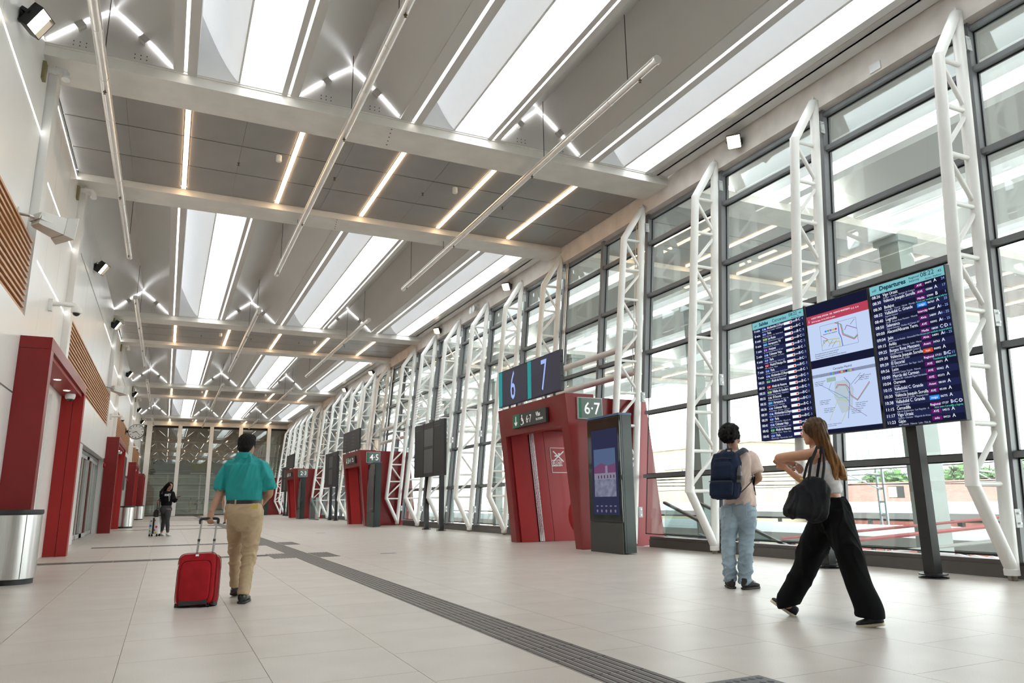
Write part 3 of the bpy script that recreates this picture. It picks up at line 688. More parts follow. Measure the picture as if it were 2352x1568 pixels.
# ================================================================== advertising kiosks
def kiosk(k):
    dy = PER*k; y0, y1 = 11.60+dy, 12.79+dy; X = 7.73
    t = thing('advert_kiosk', 'tall dark advertising kiosk beside the %s lift portal, %s' % (LNUM[k].replace('·', '-'), 'lit picture on its screen' if k == 0 else 'its screen seen edge-on'), 'kiosk', (X+.12, (y0+y1)/2, 0), 'advertising kiosks')
    MB().box(X+.02, X+.27, y0, y1, .02, 2.58).build('body', DKGREEN, t)
    MB().box(X-.01, X+.02, y0+.02, y1-.02, .0, .56).build('lower_door', DKGREY, t)
    MB().box(X+.0, X+.02, y0+.01, y1-.01, .58, 2.55).build('glass_front', mat('kiosk black glass', (.010, .010, .012), .06, spec=.8) if k == 0 else bpy.data.materials['kiosk black glass'], t)
    MB().box(X-.02, X+.28, y0-.01, y1+.01, 2.58, 2.62).build('cap', mat('blue grey cap', lin(66, 92, 130), .3) if k == 0 else bpy.data.materials['blue grey cap'], t)
    MB().box(X+.06, X+.07, y0-.003, y0, .02, 2.58).build('side_seam', BLACK, t)
    sc_ = MB().box(X-.006, X-.001, y0+.10, y1-.16, .71, 2.35).build('screen', lamp('kiosk screen glow', (.035, .037, .085), .4) if k == 0 else (bpy.data.materials.get('kiosk dim screen') or mat('kiosk dim screen', lin(70, 66, 72), .2)), t)
    # picture: evening sky, pink roofs, pale house, pale ground
    if k: return t
    def L_(nm, c, s): return bpy.data.materials.get(nm) or lamp(nm, c, s*.34)
    a, b = y0+.18, y1-.24; x_ = X-.0085
    MB().box(x_, X-.006, a, b, 1.62, 1.97).build('picture_sky', L_('screen sky', (.15, .22, .40), .8), sc_)
    MB().box(x_, X-.006, a, b, 1.50, 1.62).prism([(x_-.0005, b, 1.62), (x_-.0005, b-.25, 1.70), (x_-.0005, b-.5, 1.64), (x_-.0005, a, 1.68), (x_-.0005, a, 1.60), (x_-.0005, b, 1.6)], (.001, 0, 0)).build('picture_roofs', L_('screen pink', (.28, .11, .25), .8), sc_)
    MB().box(x_, X-.006, a, b, 1.38, 1.50).box(x_-.001, x_, a+.28, a+.36, 1.42, 1.64).build('picture_houses', L_('screen pale', (.42, .38, .52), .8), sc_)
    wd = MB()
    for q in range(6): wd.box(x_-.002, x_, a+.05+q*.11, a+.08+q*.11, 1.40, 1.46)
    wd.build('picture_windows', L_('screen dark', (.06, .06, .12), .8), sc_)
    gm = bpy.data.materials.get('screen ground')
    if not gm:
        gm = lamp('screen ground', (.3, .3, .45), .26); tt = gm.node_tree; nz = tt.nodes.new('ShaderNodeTexNoise'); nz.inputs['Scale'].default_value = 9; rr = tt.nodes.new('ShaderNodeValToRGB'); rr.color_ramp.elements[0].color = (.10, .13, .26, 1); rr.color_ramp.elements[1].color = (.55, .56, .72, 1)
        tcn = tt.nodes.new('ShaderNodeTexCoord'); tt.links.new(tcn.outputs['Object'], nz.inputs['Vector']); tt.links.new(nz.outputs[0], rr.inputs[0]); tt.links.new(rr.outputs[0], tt.nodes['Emission'].inputs[0])
    MB().box(x_, X-.006, a, b, 1.05, 1.38).build('picture_ground', gm, sc_)
    ic = MB()
    for q in range(5):
        ic.box(x_, X-.006, a+.02+q*.16, a+.09+q*.16, .86, .885); ic.tube([(x_, a+.06+q*.16, .78), (X-.006, a+.06+q*.16, .78)], .03, 8)
    ic.build('picture_icons', L_('screen icons', (.30, .28, .38), .8), sc_)
    return t
for k in range(4): kiosk(k)

# ================================================================== departures boards
def lm(n, c, s=.56): return bpy.data.materials.get(n) or lamp(n, c, s)
def board(k):
    dy = PER*k-(.62 if k > 1 else 0); X = 8.50; Y0 = 8.74+dy; ZT, ZB_ = 3.80, 1.87; lit = k == 0
    lab = ['large lit departures board of three upright screens on black posts', 'dark triple-screen board on black posts right of the 4-5 lift', 'dark triple-screen board on black posts between the 4-5 and 2-3 lifts', 'small dark far board on posts beyond the 2-3 lift'][k]
    t = thing('departures_board', lab, 'display board', (8.75, Y0-1.65, 0), 'departures boards on posts')
    for yy in (6.27+dy, 7.87+dy):
        p = MB().box(8.66, 8.70, yy-.075, yy+.075, .03, 3.6).box(8.70, 8.80, yy-.075, yy-.045, .03, 3.6).box(8.70, 8.80, yy+.045, yy+.075, .03, 3.6).box(8.70, 8.76, yy-.018, yy+.018, .03, 3.6).build('post', BLACK, t)
        MB().lathe([(.17, 0), (.17, .015), (.10, .02), (.10, .035), (.165, .04), (.165, .055), (.05, .06)], (8.73, yy, 0), 18).build('base_plate', BLACK, p)
    MB().box(8.60, 8.66, Y0-3.1, Y0-.2, 2.1, 2.2).box(8.60, 8.66, Y0-3.1, Y0-.2, 3.4, 3.5).build('rear_rail', BLACK, t)
    NAVY = lm('screen navy', (.008, .010, .030)) if lit else (bpy.data.materials.get('screen dimmed aslant') or mat('screen dimmed aslant', lin(50, 50, 52), .4, spec=.2))  # far boards: dimming from the slanted view put into a dark colour
    def pt(s, z, d=.004): return (X-d, Y0-s, z)
    def rect(mb, s0, s1, t0_, t1_, d=.002): mb.box(X-d-.0006, X-d, Y0-s1, Y0-s0, ZT-t1_, ZT-t0_)
    PW = 1.09; PG = 1.115
    scr = []
    for i in range(3):
        s = MB().box(X, X+.09, Y0-i*PG-PW, Y0-i*PG, ZB_, ZT).build('screen_unit', BLACKP, t)
        m = MB(); rect(m, i*PG+.012, i*PG+PW-.012, .012, ZT-ZB_-.012, .0); m.build('panel', NAVY, s); scr.append(s)
    r, u = (0, -1, 0), (0, 0, 1)
    if not lit:
        for i in (0, 2):
            body = '\n'.join(['08:%02d  Alcalá de Henares   B-C' % (20+q) for q in range(18)])
            text(body, .055, pt(i*PG+.06, ZT-.2), r, u, TEXTD, scr[i], line=1.7)
        m = MB()
        rect(m, PG+.06, PG+PW-.06, .22, .85); rect(m, PG+.06, PG+PW-.06, .95, 1.8); m.build('map_panel', bpy.data.materials.get('dim map') or mat('dim map', lin(70, 72, 78), .3), scr[1])
        return t
    TEAL = lm('screen teal', (.18, .46, .50)); DKT = lm('screen header text', (.006, .03, .06)); WT = lm('screen white text', (.80, .84, .95)); GT = lm('screen grey text', (.34, .38, .52))
    BT = lm('screen blue text', (.25, .38, .80)); GR = lm('screen green text', (.10, .55, .42)); PU = lm('screen purple', (.12, .010, .12)); BL = lm('screen blue', (.03, .24, .80)); RD = lm('screen red', (.55, .06, .03))
    ST = lm('screen stripe', (.014, .018, .062))
    # ---- left screen
    m = MB(); rect(m, .012, PW-.012, .012, .125); m.build('header', TEAL, scr[0])
    text('Salidas', .075, pt(.16, ZT-.09), r, u, DKT, scr[0], bold=.0022); text('Cercanías', .075, pt(.44, ZT-.09), r, u, DKT, scr[0])
    text('adif', .04, pt(.05, ZT-.085), r, u, DKT, scr[0])
    text('08:22', .075, pt(.79, ZT-.075), r, u, DKT, scr[0]); text(':46', .045, pt(.985, ZT-.075), r, u, DKT, scr[0]); text('Acceso   Vía', .03, pt(.84, ZT-.115), r, u, DKT, scr[0])
    rows = [('0 min', 'C-4a', 'Alcobendas-S.S.Reyes', 'dad Pontificia de Comillas · Valdelasfue', '20227', '4'), ('0 min', 'C-4', 'Parla', 'Nuevos Ministerios · Sol · Madrid Atoch', '20234', '2'), ('0 min', 'C-10', 'Las Rozas', 'Pozuelo · El Barrial-Centro Comercial P', '21512', '8'),
            ('0 min', 'C-1', 'Aeropuerto T4', 'Fuente de la Mora · Valdebebas', '29618', '12'), ('1 min', 'C-3', 'Aranjuez', 'de · San Cristóbal Industrial · El Casar', '29526', '5'), ('2 min', 'C-4b', 'Colmenar Viejo', 'Cantoblanco · El Goloso · Tres Cantos', '20435', '4 - 5'),
            ('4 min', 'C-4', 'Parla', 'ovedas · Villaverde Bajo · Villaverde Alt', '20434', '2 - 3'), ('6 min', 'C-7', 'Madrid Príncipe Pío', 'Pitis · Las Rozas · Majada', '21517', '10 - 11'), ('7 min', 'C-4', 'Parla', 'erde Alto · Getafe Centro · Getafe Sector 3', '20236', '2 - 3'),
            ('9 min', 'C-4a', 'Alcobendas-S.S.Reyes', 'lanco · Universidad Pontificia de Comill', '20229', '4 - 5'), ('08:23', 'C-2', 'Alcalá de Henares', '', '21714', '6 - 9'), ('08:33', 'C-7', 'Alcalá de Henares', 'ro · San Fernando de Henares · Torrejón', '25803', '6 - 9'),
            ('08:33', 'C-10', 'Villalba de Guadarr.', 'os Ministerios · Recoletos · Madrid Atoc', '21310', '6 - 9'), ('08:35', 'C-8a', 'El Escorial', 'Villalba de Guadarrama · San Yago · Las', '21719', '10 - 11'), ('08:35', 'C-1', 'Aeropuerto T4', 'Fuente de la Mora · Valdebebas', '29620', '9 - 13'),
            ('08:36', 'C-4b', 'Colmenar Viejo', 'ad Cantoblanco · El Goloso · Tres Cant', '20431', '4 - 5'), ('08:39', 'C-4a', 'Alcobendas-S.S.Reyes', 'lanco · Universidad Pontificia de Comill', '20231', '4 - 5'), ('08:39', 'C-4', 'Parla', 'ovedas · Villaverde Bajo · Villaverde Alt', '20238', '2 - 3'),
            ('08:41', 'C-4b', 'Colmenar Viejo', 'carral · Universidad-Cantoblanco · El G', '20433', '4 - 5'), ('08:42', 'C-2', 'Alcalá de Henares', 'ro-Entrevías · El Pozo · Vallecas · Santa', '21716', '6 - 9'), ('08:45', 'C-4', 'Parla', 'Villaverde Bajo · Villaverde Alto · Las M', '20440', '2 - 3')]
    n = len(rows); h = (ZT-ZB_-.14)/n; m = MB()
    LC = {'C-4a': (.05, .12, .55), 'C-4': (.05, .12, .55), 'C-4b': (.05, .12, .55), 'C-10': (.25, .45, .02), 'C-1': (.05, .40, .85), 'C-3': (.16, .04, .40), 'C-7': (.65, .02, .04), 'C-2': (.02, .35, .12), 'C-8a': (.16, .16, .18)}
    chips = {}; logos = MB(); dots = MB()
    for i, rw in enumerate(rows):
        tt = .13+h*i
        if i % 2 == 0: rect(m, .012, PW-.012, tt, tt+h, .001)
        zb = ZT-tt-h*.52
        chips.setdefault(rw[1], MB()); c_ = chips[rw[1]]; c_.box(X-.0035, X-.002, Y0-.305, Y0-.218, zb-.004, zb+.034)
        logos.box(X-.003, X-.002, Y0-.84, Y0-.68, zb-.012, zb+.030); dots.tube([(X-.0038, Y0-.815, zb+.008), (X-.003, Y0-.815, zb+.008)], .017, 8)
    m.build('row_stripes', ST, scr[0])
    for c_, q in chips.items(): q.build('line_chip', lm('chip '+c_, tuple(.6*v for v in LC[c_])), scr[0])
    logos.build('operator_chip', lm('screen chip white', (.80, .82, .9)), scr[0]); dots.build('operator_dot', RD, scr[0])
    ls = h/.058
    def col(idx, size, s, dz, m_, par, fn=lambda x: x, al='LEFT', R_=None, h_=None, t0_=.13):
        hh = h_ or h; RR = R_ or rows
        for i, rw in enumerate(RR):
            b_ = fn(rw[idx])
            if b_: text(b_, size, pt(s, ZT-t0_-hh*i-dz), r, u, m_, par, align=al)
    def block(idx, size, s, dz, m_, par, RR, hh, t0_, al='LEFT', sx=1.):
        text('\n'.join((rw[idx] or ' ') for rw in RR), size, pt(s, ZT-t0_-dz), r, u, m_, par, align=al, line=hh/size, ay='TOP_BASELINE', sx=sx)
    block(0, .056, .045, h*.55, WT, scr[0], rows, h, .13)
    block(1, .040, .222, h*.55, WT, scr[0], rows, h, .13)
    block(2, .056, .325, h*.52, WT, scr[0], rows, h, .13, sx=.74)
    block(3, .030, .215, h*.93, GT, scr[0], rows, h, .13, sx=.88)
    block(4, .028, .85, h*.52, WT, scr[0], rows, h, .13)
    block(5, .050, 1.06, h*.52, BT, scr[0], rows, h, .13, al='RIGHT')
    text('\n'.join(['B·C']*n), .058, pt(.92, ZT-.13-h*.55), r, u, WT, scr[0], line=h/.058, ay='TOP_BASELINE')
    # ---- right screen
    o_ = 2*PG; m = MB(); rect(m, o_+.012, o_+PW-.012, .012, .135); m.build('header', TEAL, scr[2])
    text('Departures', .085, pt(o_+.16, ZT-.095), r, u, DKT, scr[2], bold=.0026); text('Regional\nIntercity', .042, pt(o_+.60, ZT-.062), r, u, DKT, scr[2], line=1.0, ay='TOP_BASELINE')
    text('adif', .045, pt(o_+.05, ZT-.09), r, u, DKT, scr[2])
    text('08:22', .085, pt(o_+.76, ZT-.078), r, u, DKT, scr[2]); text(':45', .05, pt(o_+.985, ZT-.078), r, u, DKT, scr[2]); text('Access  Platform', .032, pt(o_+.82, ZT-.122), r, u, DKT, scr[2])
    rr = [('08:26', 'Vigo Urzaiz', 'Zamora · Ourense · Santiago de Compos', 'AVE', '04475', 'A', '24', ''), ('08:30', 'València Joaquín Sorolla', '', 'AVE', '05080', 'A', '17', ''), ('08:30', 'Badajoz', 'Monfragüe · Cáceres · Mérida · Montijo', 'Media', '37090', 'B', '1', 'Acceso por vestíbulo central inferior'),
          ('08:32', 'Valladolid C. Grande', 'Segovia Guiomar', 'ouigo', '06763', 'A', '25', ''), ('08:40', 'Logroño', 'lverde · Burgos Rosa Manzano · Miranda', 'Intercity', '04687', 'A', '14 - 25', ''), ('08:50', 'Salamanca', 'Segovia Guiomar · Medina del Campo AV', 'Alvia', '34899', 'A', '14 - 25', ''),
          ('09:00', 'Alacant/Alicante Term.', '', 'AVE', '05092', 'A', '14 - 25', ''), ('09:04', 'Jaén', 'Santa Cruz de Mudela · Almuradiel-Viso', 'Media', '18030', 'C·D', '1 - 6', 'Acceso por vestíbulo central inferior'), ('09:15', 'Avilés', 'Campo Grande · Palencia · León · Mieres', 'Alvia', '04091', 'A', '14 - 25', ''),
          ('09:25', 'Burgos Rosa Manzano', 'Segovia Guiomar · Valladolid Campo G', 'Avant', '34763', 'A', '', ''), ('09:30', 'València Joaquín Sorolla', 'Cuenca Fernando Zóbel', 'iryo', '06092', 'A', '', ''), ('09:39', 'El Escorial', 'lalba de Guadarrama · San Yago · Las Z', 'Regional', '17151', 'B·C', '10 - 11', 'Transbordo en El Escorial'),
          ('09:56', 'León', 'Valladolid Campo Grande · Palencia', 'AVE', '05071', 'A', '', ''), ('10:00', 'Murcia del Carmen', 'Elx/Elche AV · Orihuela Miguel Hernández', 'AVE', '05962', 'A', '', ''), ('10:04', 'Ourense', 'Zamora', 'AVE', '05273', 'A', '', ''),
          ('10:15', 'Valladolid C. Grande', 'Segovia Guiomar', 'Avant', '08109', 'A', '', ''), ('10:30', 'València Joaquín Sorolla', 'Cuenca Fernando Zóbel · Requena-Utiel', 'AVE', '05100', 'A', '', ''), ('10:38', 'Valladolid C. Grande', 'Segovia Guiomar', 'ouigo', '06775', 'A', '', ''),
          ('11:15', 'Cercedilla', 'lalba de Guadarrama · Los Negrales · A', 'Regional', '17127', 'B·C·D', '10 - 11', 'etera entre Cercedilla y Segovia'), ('11:17', 'Vigo Urzaiz', 'Zamora · Ourense · Vilagarcía de Arous', 'AVE', '04515', 'A', '', ''), ('11:23', 'Gijón', 'mpo Grande · Palencia · León · Pola de', 'avlo', '04121', 'A', '', '')]
    n = len(rr); h2 = (ZT-ZB_-.15)/n; m = MB(); ch = {}
    for i, rw in enumerate(rr):
        tt = .14+h2*i
        if i % 2: rect(m, o_+.012, o_+PW-.012, tt, tt+h2, .001)
        zb = ZT-tt-h2*.5; kx = rw[3] if rw[3] in ('ouigo', 'iryo') else 'p'
        ch.setdefault(kx, MB()).box(X-.003, X-.002, Y0-o_-.795, Y0-o_-.665, zb-.018, zb+.034)
    m.build('row_stripes', ST, scr[2])
    for kx, q in ch.items(): q.build('train_chip', {'p': PU, 'ouigo': BL, 'iryo': RD}[kx], scr[2])
    t0_ = .14
    block(0, .058, o_+.035, h2*.58, WT, scr[2], rr, h2, t0_)
    block(1, .060, o_+.20, h2*.55, WT, scr[2], rr, h2, t0_, sx=.80)
    block(2, .033, o_+.20, h2*.95, GT, scr[2], rr, h2, t0_, sx=.84)
    block(3, .040, o_+.73, h2*.55, WT, scr[2], rr, h2, t0_, al='CENTER')
    block(4, .036, o_+.81, h2*.50, WT, scr[2], rr, h2, t0_)
    block(5, .060, o_+.925, h2*.52, WT, scr[2], rr, h2, t0_)
    block(6, .046, o_+1.07, h2*.50, BT, scr[2], rr, h2, t0_, al='RIGHT')
    block(7, .033, o_+1.075, h2*.97, GR, scr[2], rr, h2, t0_, al='RIGHT', sx=.85)
    # ---- middle screen: notice map above, network map below
    o_ = PG; PALE = lm('map paper', (.48, .58, .80)); YEL = lm('map yellow', (.45, .46, .05)); MBL = lm('map blue', (.10, .16, .50)); MGR = lm('map green', (.10, .35, .18)); MRD = lm('map red', (.42, .05, .09)); MBK = lm('map black', (.02, .02, .05)); MPK = lm('map violet', (.22, .12, .40))
    m = MB(); rect(m, o_+.012, o_+PW-.012, .17, .30); m.build('red_header', MRD, scr[1])
    m = MB(); rect(m, o_+.012, o_+PW-.012, .30, .84); rect(m, o_+.012, o_+PW-.012, .96, 1.86); m.build('map_paper', PALE, scr[1])
    text('CORTE TÚNEL ATOCHA · SOL · NUEVOS MINISTERIOS', .033, pt(o_+.10, ZT-.225), r, u, WT, scr[1], sx=.85); text('20-21 de mayo, 13-14 y 20-21 de junio', .030, pt(o_+.10, ZT-.275), r, u, WT, scr[1], sx=.9)
    text('i', .07, pt(o_+.045, ZT-.27), r, u, WT, scr[1]); text('C-3  C-4', .035, pt(o_+.80, ZT-.235), r, u, WT, scr[1])
    def poly(pts, m_, w_=.010, d=.0034):
        q = MB()
        for a, b in zip(pts[:-1], pts[1:]):
            q.bar((X-d, Y0-o_-a[0], ZT-a[1]), (X-d, Y0-o_-b[0], ZT-b[1]), w_, .0008, (1, 0, 0))
        return q.build('map_line', m_, scr[1])
    for (a, b) in (((.24, .36), (.86, .36)), ((.86, .36), (.86, .72)), ((.86, .72), (.24, .72)), ((.24, .72), (.24, .36))): poly([a, b], MBK, .003)
    poly([(.50, .36), (.60, .40), (.62, .56), (.80, .66), (.86, .62)], MRD); poly([(.52, .36), (.615, .41), (.635, .55), (.80, .645), (.86, .605)], MGR); poly([(.56, .36), (.56, .52), (.59, .60), (.60, .72)], MBL, .014); poly([(.24, .66), (.34, .58), (.56, .60)], YEL); poly([(.34, .58), (.38, .64), (.56, .64), (.55, .72)], YEL)
    poly([(.24, .50), (.36, .58)], MRD, .007); poly([(.66, .50), (.70, .44), (.86, .52)], MPK); poly([(.36, .68), (.44, .60)], MBK, .004); poly([(.42, .70), (.50, .62)], MBK, .004); poly([(.76, .44), (.84, .38)], MBK, .005)
    text('Atocha: finaliza el servicio en la estación de Atocha\nPara: finaliza el servicio en la estación de Atocha\nColmenar: finaliza el servicio en la estación de Nuevos Ministerios', .024, pt(o_+.10, ZT-.765), r, u, MBK, scr[1], line=1.2, ay='TOP_BASELINE', sx=.85)
    text('Príncipe\nPío', .026, pt(o_+.27, ZT-.62), r, u, MBK, scr[1]); text('Chamartín Clara Campoamor', .026, pt(o_+.28, ZT-.50), r, u, MBK, scr[1], sx=.8)
    for i, cc in enumerate((BL, MGR, MPK, YEL, MRD)):
        q = MB(); q.box(X-.0036, X-.003, Y0-o_-.35-i*.045, Y0-o_-.315-i*.045, ZT-.465, ZT-.44); q.build('map_chip', cc, scr[1])
    text('Cercanías Madrid', .045, pt(o_+.55, ZT-1.03), r, u, MBK, scr[1], align='CENTER')
    m = MB(); rect(m, o_+.012, o_+PW-.012, 1.055, 1.10); m.build('map_banner', lm('banner grey', (.13, .15, .22)), scr[1])
    for i, cc in enumerate((BL, MGR, MPK, MBL, MRD, YEL, MRD, MBK, MGR, YEL, MPK)):
        q = MB(); q.box(X-.0036, X-.003, Y0-o_-.365-i*.037, Y0-o_-.335-i*.037, ZT-1.09, ZT-1.065); q.build('map_chip', cc, scr[1])
    m = MB()
    m.prism([(X-.0028, Y0-o_-a, ZT-b) for a, b in ((.40, 1.20), (.62, 1.20), (.70, 1.34), (.64, 1.62), (.46, 1.66), (.36, 1.40))], (.0004, 0, 0)); m.build('map_zone', lm('map zone', (.42, .50, .58)), scr[1])
    m = MB(); m.prism([(X-.0028, Y0-o_-a, ZT-b) for a, b in ((.26, 1.13), (.42, 1.13), (.42, 1.19), (.26, 1.19))], (.0004, 0, 0)); m.build('map_zone', lm('map zone green', (.30, .42, .36)), scr[1])
    poly([(.12, 1.20), (.40, 1.36), (.54, 1.44), (.60, 1.50), (.60, 1.56)], MBL, .006); poly([(.40, 1.30), (.44, 1.25), (.58, 1.27), (.62, 1.32), (.64, 1.42), (.74, 1.50), (.96, 1.28)], MRD, .008); poly([(.42, 1.30), (.455, 1.262), (.575, 1.28), (.63, 1.43), (.74, 1.513), (.965, 1.295)], MGR, .007)
    poly([(.56, 1.16), (.64, 1.26), (.62, 1.40), (.60, 1.54), (.56, 1.74)], MBL, .008); poly([(.60, 1.56), (.86, 1.74)], MPK, .006); poly([(.60, 1.50), (.42, 1.46), (.24, 1.74)], YEL, .006); poly([(.60, 1.56), (.44, 1.78)], YEL, .006); poly([(.34, 1.20), (.28, 1.30), (.44, 1.44), (.60, 1.45)], MGR, .005); poly([(.66, 1.28), (.84, 1.14)], MBK, .004); poly([(.72, 1.28), (.90, 1.16)], MBK, .004)
    txt = 'Cercedilla · Puerto de Navacerrada\nCollado Mediano · Alpedrete\nLos Molinos · Torrelodones'
    for (a, b) in ((.04, 1.22), (.10, 1.50), (.70, 1.60), (.80, 1.24), (.16, 1.62), (.62, 1.68)):
        text(txt, .017, pt(o_+a, ZT-b), r, u, MBK, scr[1], line=1.5, sx=.8)
    text('Información de servicio · Conexión con Metro\nAparcamiento · Estación accesible', .018, pt(o_+.10, ZT-1.82), r, u, MBK, scr[1], line=1.3)
    return t
for k in range(4): board(k)
# ================================================================== red portals on the left wall
PN = ['first', 'second', 'third', 'last']
def portal(k):
    dy = PER*k; y0, y1 = 12.45+dy, min(17.75+dy, YEND-.4); XO = -1.72
    t = thing('door_portal', ['big deep red box portal on the left wall behind the steel bin', 'second red box portal along the left wall, before the clock', 'third red box portal along the left wall, beside a steel bin', 'last small red box portal by the end wall'][k], 'portal', (-2.0, (y0+y1)/2, 0), 'red portals on the left wall')
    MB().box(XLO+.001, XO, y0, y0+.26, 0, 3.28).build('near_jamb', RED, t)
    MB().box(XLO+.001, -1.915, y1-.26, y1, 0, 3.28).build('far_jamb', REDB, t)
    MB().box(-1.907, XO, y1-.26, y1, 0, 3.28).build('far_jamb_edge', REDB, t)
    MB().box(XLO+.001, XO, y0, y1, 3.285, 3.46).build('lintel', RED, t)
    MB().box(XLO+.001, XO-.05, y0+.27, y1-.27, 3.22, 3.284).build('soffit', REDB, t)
    MB().box(XLO+.001, XLO+.05, y1-1.9, y1-1.1, .01, 3.05).build('white_leaf', W_WALL, t)
    for i, yy in enumerate((y0+1.2, y0+2.6, y0+4.0)):
        if yy < y1-.3:
            l_ = MB().lathe([(.07, 0), (.07, -.012), (.055, -.014)], (-1.93, yy, 3.219), 14).build('downlight_rim', WHITEP, t)
            MB().lathe([(.054, 0), (.001, -.001)], (-1.93, yy, 3.205), 14).build('downlight_lens', DOWN, l_)
    if k < 3:
        c = thing('dome_camera', 'small white dome camera under the lintel of the %s red portal' % PN[k], 'camera', (-1.92, y1-.75, 3.2), 'dome cameras')
        MB().lathe([(.09, 3.215), (.095, 3.17), (.085, 3.12), (.07, 3.11)], (-1.92, y1-.75, 0), 16).build('housing', WHITEP, c, smooth=True)
        MB().ell((-1.92, y1-.75, 3.115), .06, .06, .05).build('dome', DARKG, c, smooth=True)
    a = thing('alarm_sounder', 'small red alarm sounder on the wall beside the %s red portal' % PN[k], 'alarm', (XLO, y0-.35, 2.4), 'red alarm sounders') if k else None
    if a:
        MB().tube([(XLO+.001, y0-.35, 2.4), (XLO+.05, y0-.35, 2.4), (XLO+.07, y0-.35, 2.4)], [.075, .075, .05], 14).build('body', REDB, a, smooth=True)
        MB().box(XLO, XLO+.02, y0-.42, y0-.28, 2.52, 2.66).build('backplate', REDB, a)
for k in range(4): portal(k)

# ================================================================== litter bins
def bin_(x, y, r, h, label, m=STEEL, bag=False):
    t = thing('litter_bin', label, 'bin', (x, y, 0), 'round litter bins')
    MB().lathe([(r*.93, 0), (r*.93, h*.07)], (x, y, 0), 40).build('plinth', BLACKP, t, smooth=True)
    MB().lathe([(r*.97, h*.07), (r, h*.075), (r, h*.93), (r*.97, h*.935)], (x, y, 0), 40).build('drum', m, t, smooth=True)
    MB().lathe([(r*1.03, h*.935), (r*1.05, h*.96), (r*1.03, h), (r*.84, h), (r*.80, h*.955), (r*.3, h*.95)], (x, y, 0), 40).build('rim', BLACKP, t, smooth=True)
    for a in (-1.0, .6, 2.2, 3.8):
        MB().bar((x+r*math.cos(a), y+r*math.sin(a), h*.08), (x+r*math.cos(a), y+r*math.sin(a), h*.93), .008, .006, (-math.sin(a), math.cos(a), 0)).build('seam', DKGREY, t)
    if bag:
        MB().lathe([(r*1.06, h*.90), (r*1.10, h*.935), (r*1.06, h*.965)], (x, y, 0), 20).build('liner', mat('yellow liner bag', (.75, .62, .03), .5), t, smooth=True)
    return t
bin_(-1.80, 11.85, .31, .95, 'large round brushed steel bin with black rim at the left picture edge')
bin_(-1.55+.0, 36.9, .36, .95, 'round steel bin beyond the second red portal')
bin_(-1.6, 55.6, .36, .95, 'round steel bin beyond the third red portal, farthest one')
bin_(8.45, 17.45, .24, .92, 'slim steel bin with yellow liner beside the 6-7 lift', bag=True)

# ================================================================== station clock
ck = thing('station_clock', 'round white double-sided clock on a bracket high on the left wall', 'clock', (-1.72, 44.2, 4.86))
cc = Vector((-1.72, 44.2, 4.86)); rr = .40
def disc(r0, ya, yb, n=40): return [[cc+Vector((q*math.cos(2*math.pi*i/n), yy, q*math.sin(2*math.pi*i/n))) for i in range(n)] for q, yy in ((r0*.97, ya), (r0, ya+.01), (r0, yb-.01), (r0*.97, yb))]
MB().rings(disc(rr, -.09, .09)).build('case', DKGREY, ck, smooth=True)
MB().rings(disc(rr*.93, -.096, -.089)).build('dial', WHITEP, ck)
mk = MB()
for i in range(12):
    a = math.pi/6*i; d = Vector((math.sin(a), 0, math.cos(a))); mk.bar(cc+d*rr*(.70)+Vector((0, -.098, 0)), cc+d*rr*.86+Vector((0, -.098, 0)), .004, .03 if i % 3 else .042, Vector((0, -1, 0)).cross(d))
mk.build('hour_marks', BLACKP, ck)
for a, L, w_ in ((R(251), .20, .028), (R(134), .31, .02)):
    d = Vector((math.sin(a), 0, math.cos(a))); MB().bar(cc-d*.04+Vector((0, -.103, 0)), cc+d*L+Vector((0, -.103, 0)), .004, w_, Vector((0, -1, 0)).cross(d)).build('hand', BLACKP, ck)
d = Vector((math.sin(R(276)), 0, math.cos(R(276)))); MB().bar(cc-d*.06+Vector((0, -.108, 0)), cc+d*.30+Vector((0, -.108, 0)), .003, .008, Vector((0, -1, 0)).cross(d)).build('second_hand', REDB, ck)
MB().box(XL+.14, -2.08, 44.12, 44.28, 4.80, 4.92).box(XL+.115, XL+.14, 44.05, 44.35, 4.7, 5.02).build('bracket', BLACK, ck)

# ================================================================== horn speakers, dome cameras, pipes
def horn(x, y, z, label):
    t = thing('horn_speaker', label, 'speaker', (XL, y, z), 'horn loudspeakers')
    h0, h1 = .10, .17
    A = Vector((x, y-.05, z)); D = Vector((.78, .62, -.10)).normalized(); U = Vector((0, 0, 1)); U = (U-D*U.dot(D)).normalized(); W = D.cross(U)
    def rect(c, w_, h_): return [c-W*w_-U*h_, c+W*w_-U*h_, c+W*w_+U*h_, c-W*w_+U*h_]
    MB().rings([rect(A, .10, .095), rect(A+D*.05, .115, .11), rect(A+D*.36, .155, .135)]).build('cabinet', GREYPL, t)
    MB().rings([rect(A+D*.36, .165, .145), rect(A+D*.48, .235, .18), rect(A+D*.49, .235, .18), rect(A+D*.44, .19, .15), rect(A+D*.37, .13, .11)]).build('flare', GREYPL, t)
    MB().tube([(XL, y-.12, z+.02), A+W*.0+U*.0-D*.1, A+D*.02], .022, 8).build('arm', STEEL, t)
    MB().bar(A+W*.125+D*.0, A+W*.125+D*.2, .012, .06, U).bar(A-W*.125+D*.0, A-W*.125+D*.2, .012, .06, U).bar(A-W*.13-D*.02, A+W*.13-D*.02, .06, .012, D).build('yoke', GREYPL, t)
    MB().box(XL, XL+.02, y-.19, y-.05, z-.07, z+.1).build('wall_plate', GREYPL, t)
horn(-2.12, 12.42, 5.26, 'grey horn loudspeaker bolted to the left wall above the timber slats')
horn(-2.12, 12.42+PER, 5.26, 'second horn loudspeaker beyond the second timber slats')
horn(-2.12, 12.42+2*PER, 5.26, 'third small horn loudspeaker far along the left wall')
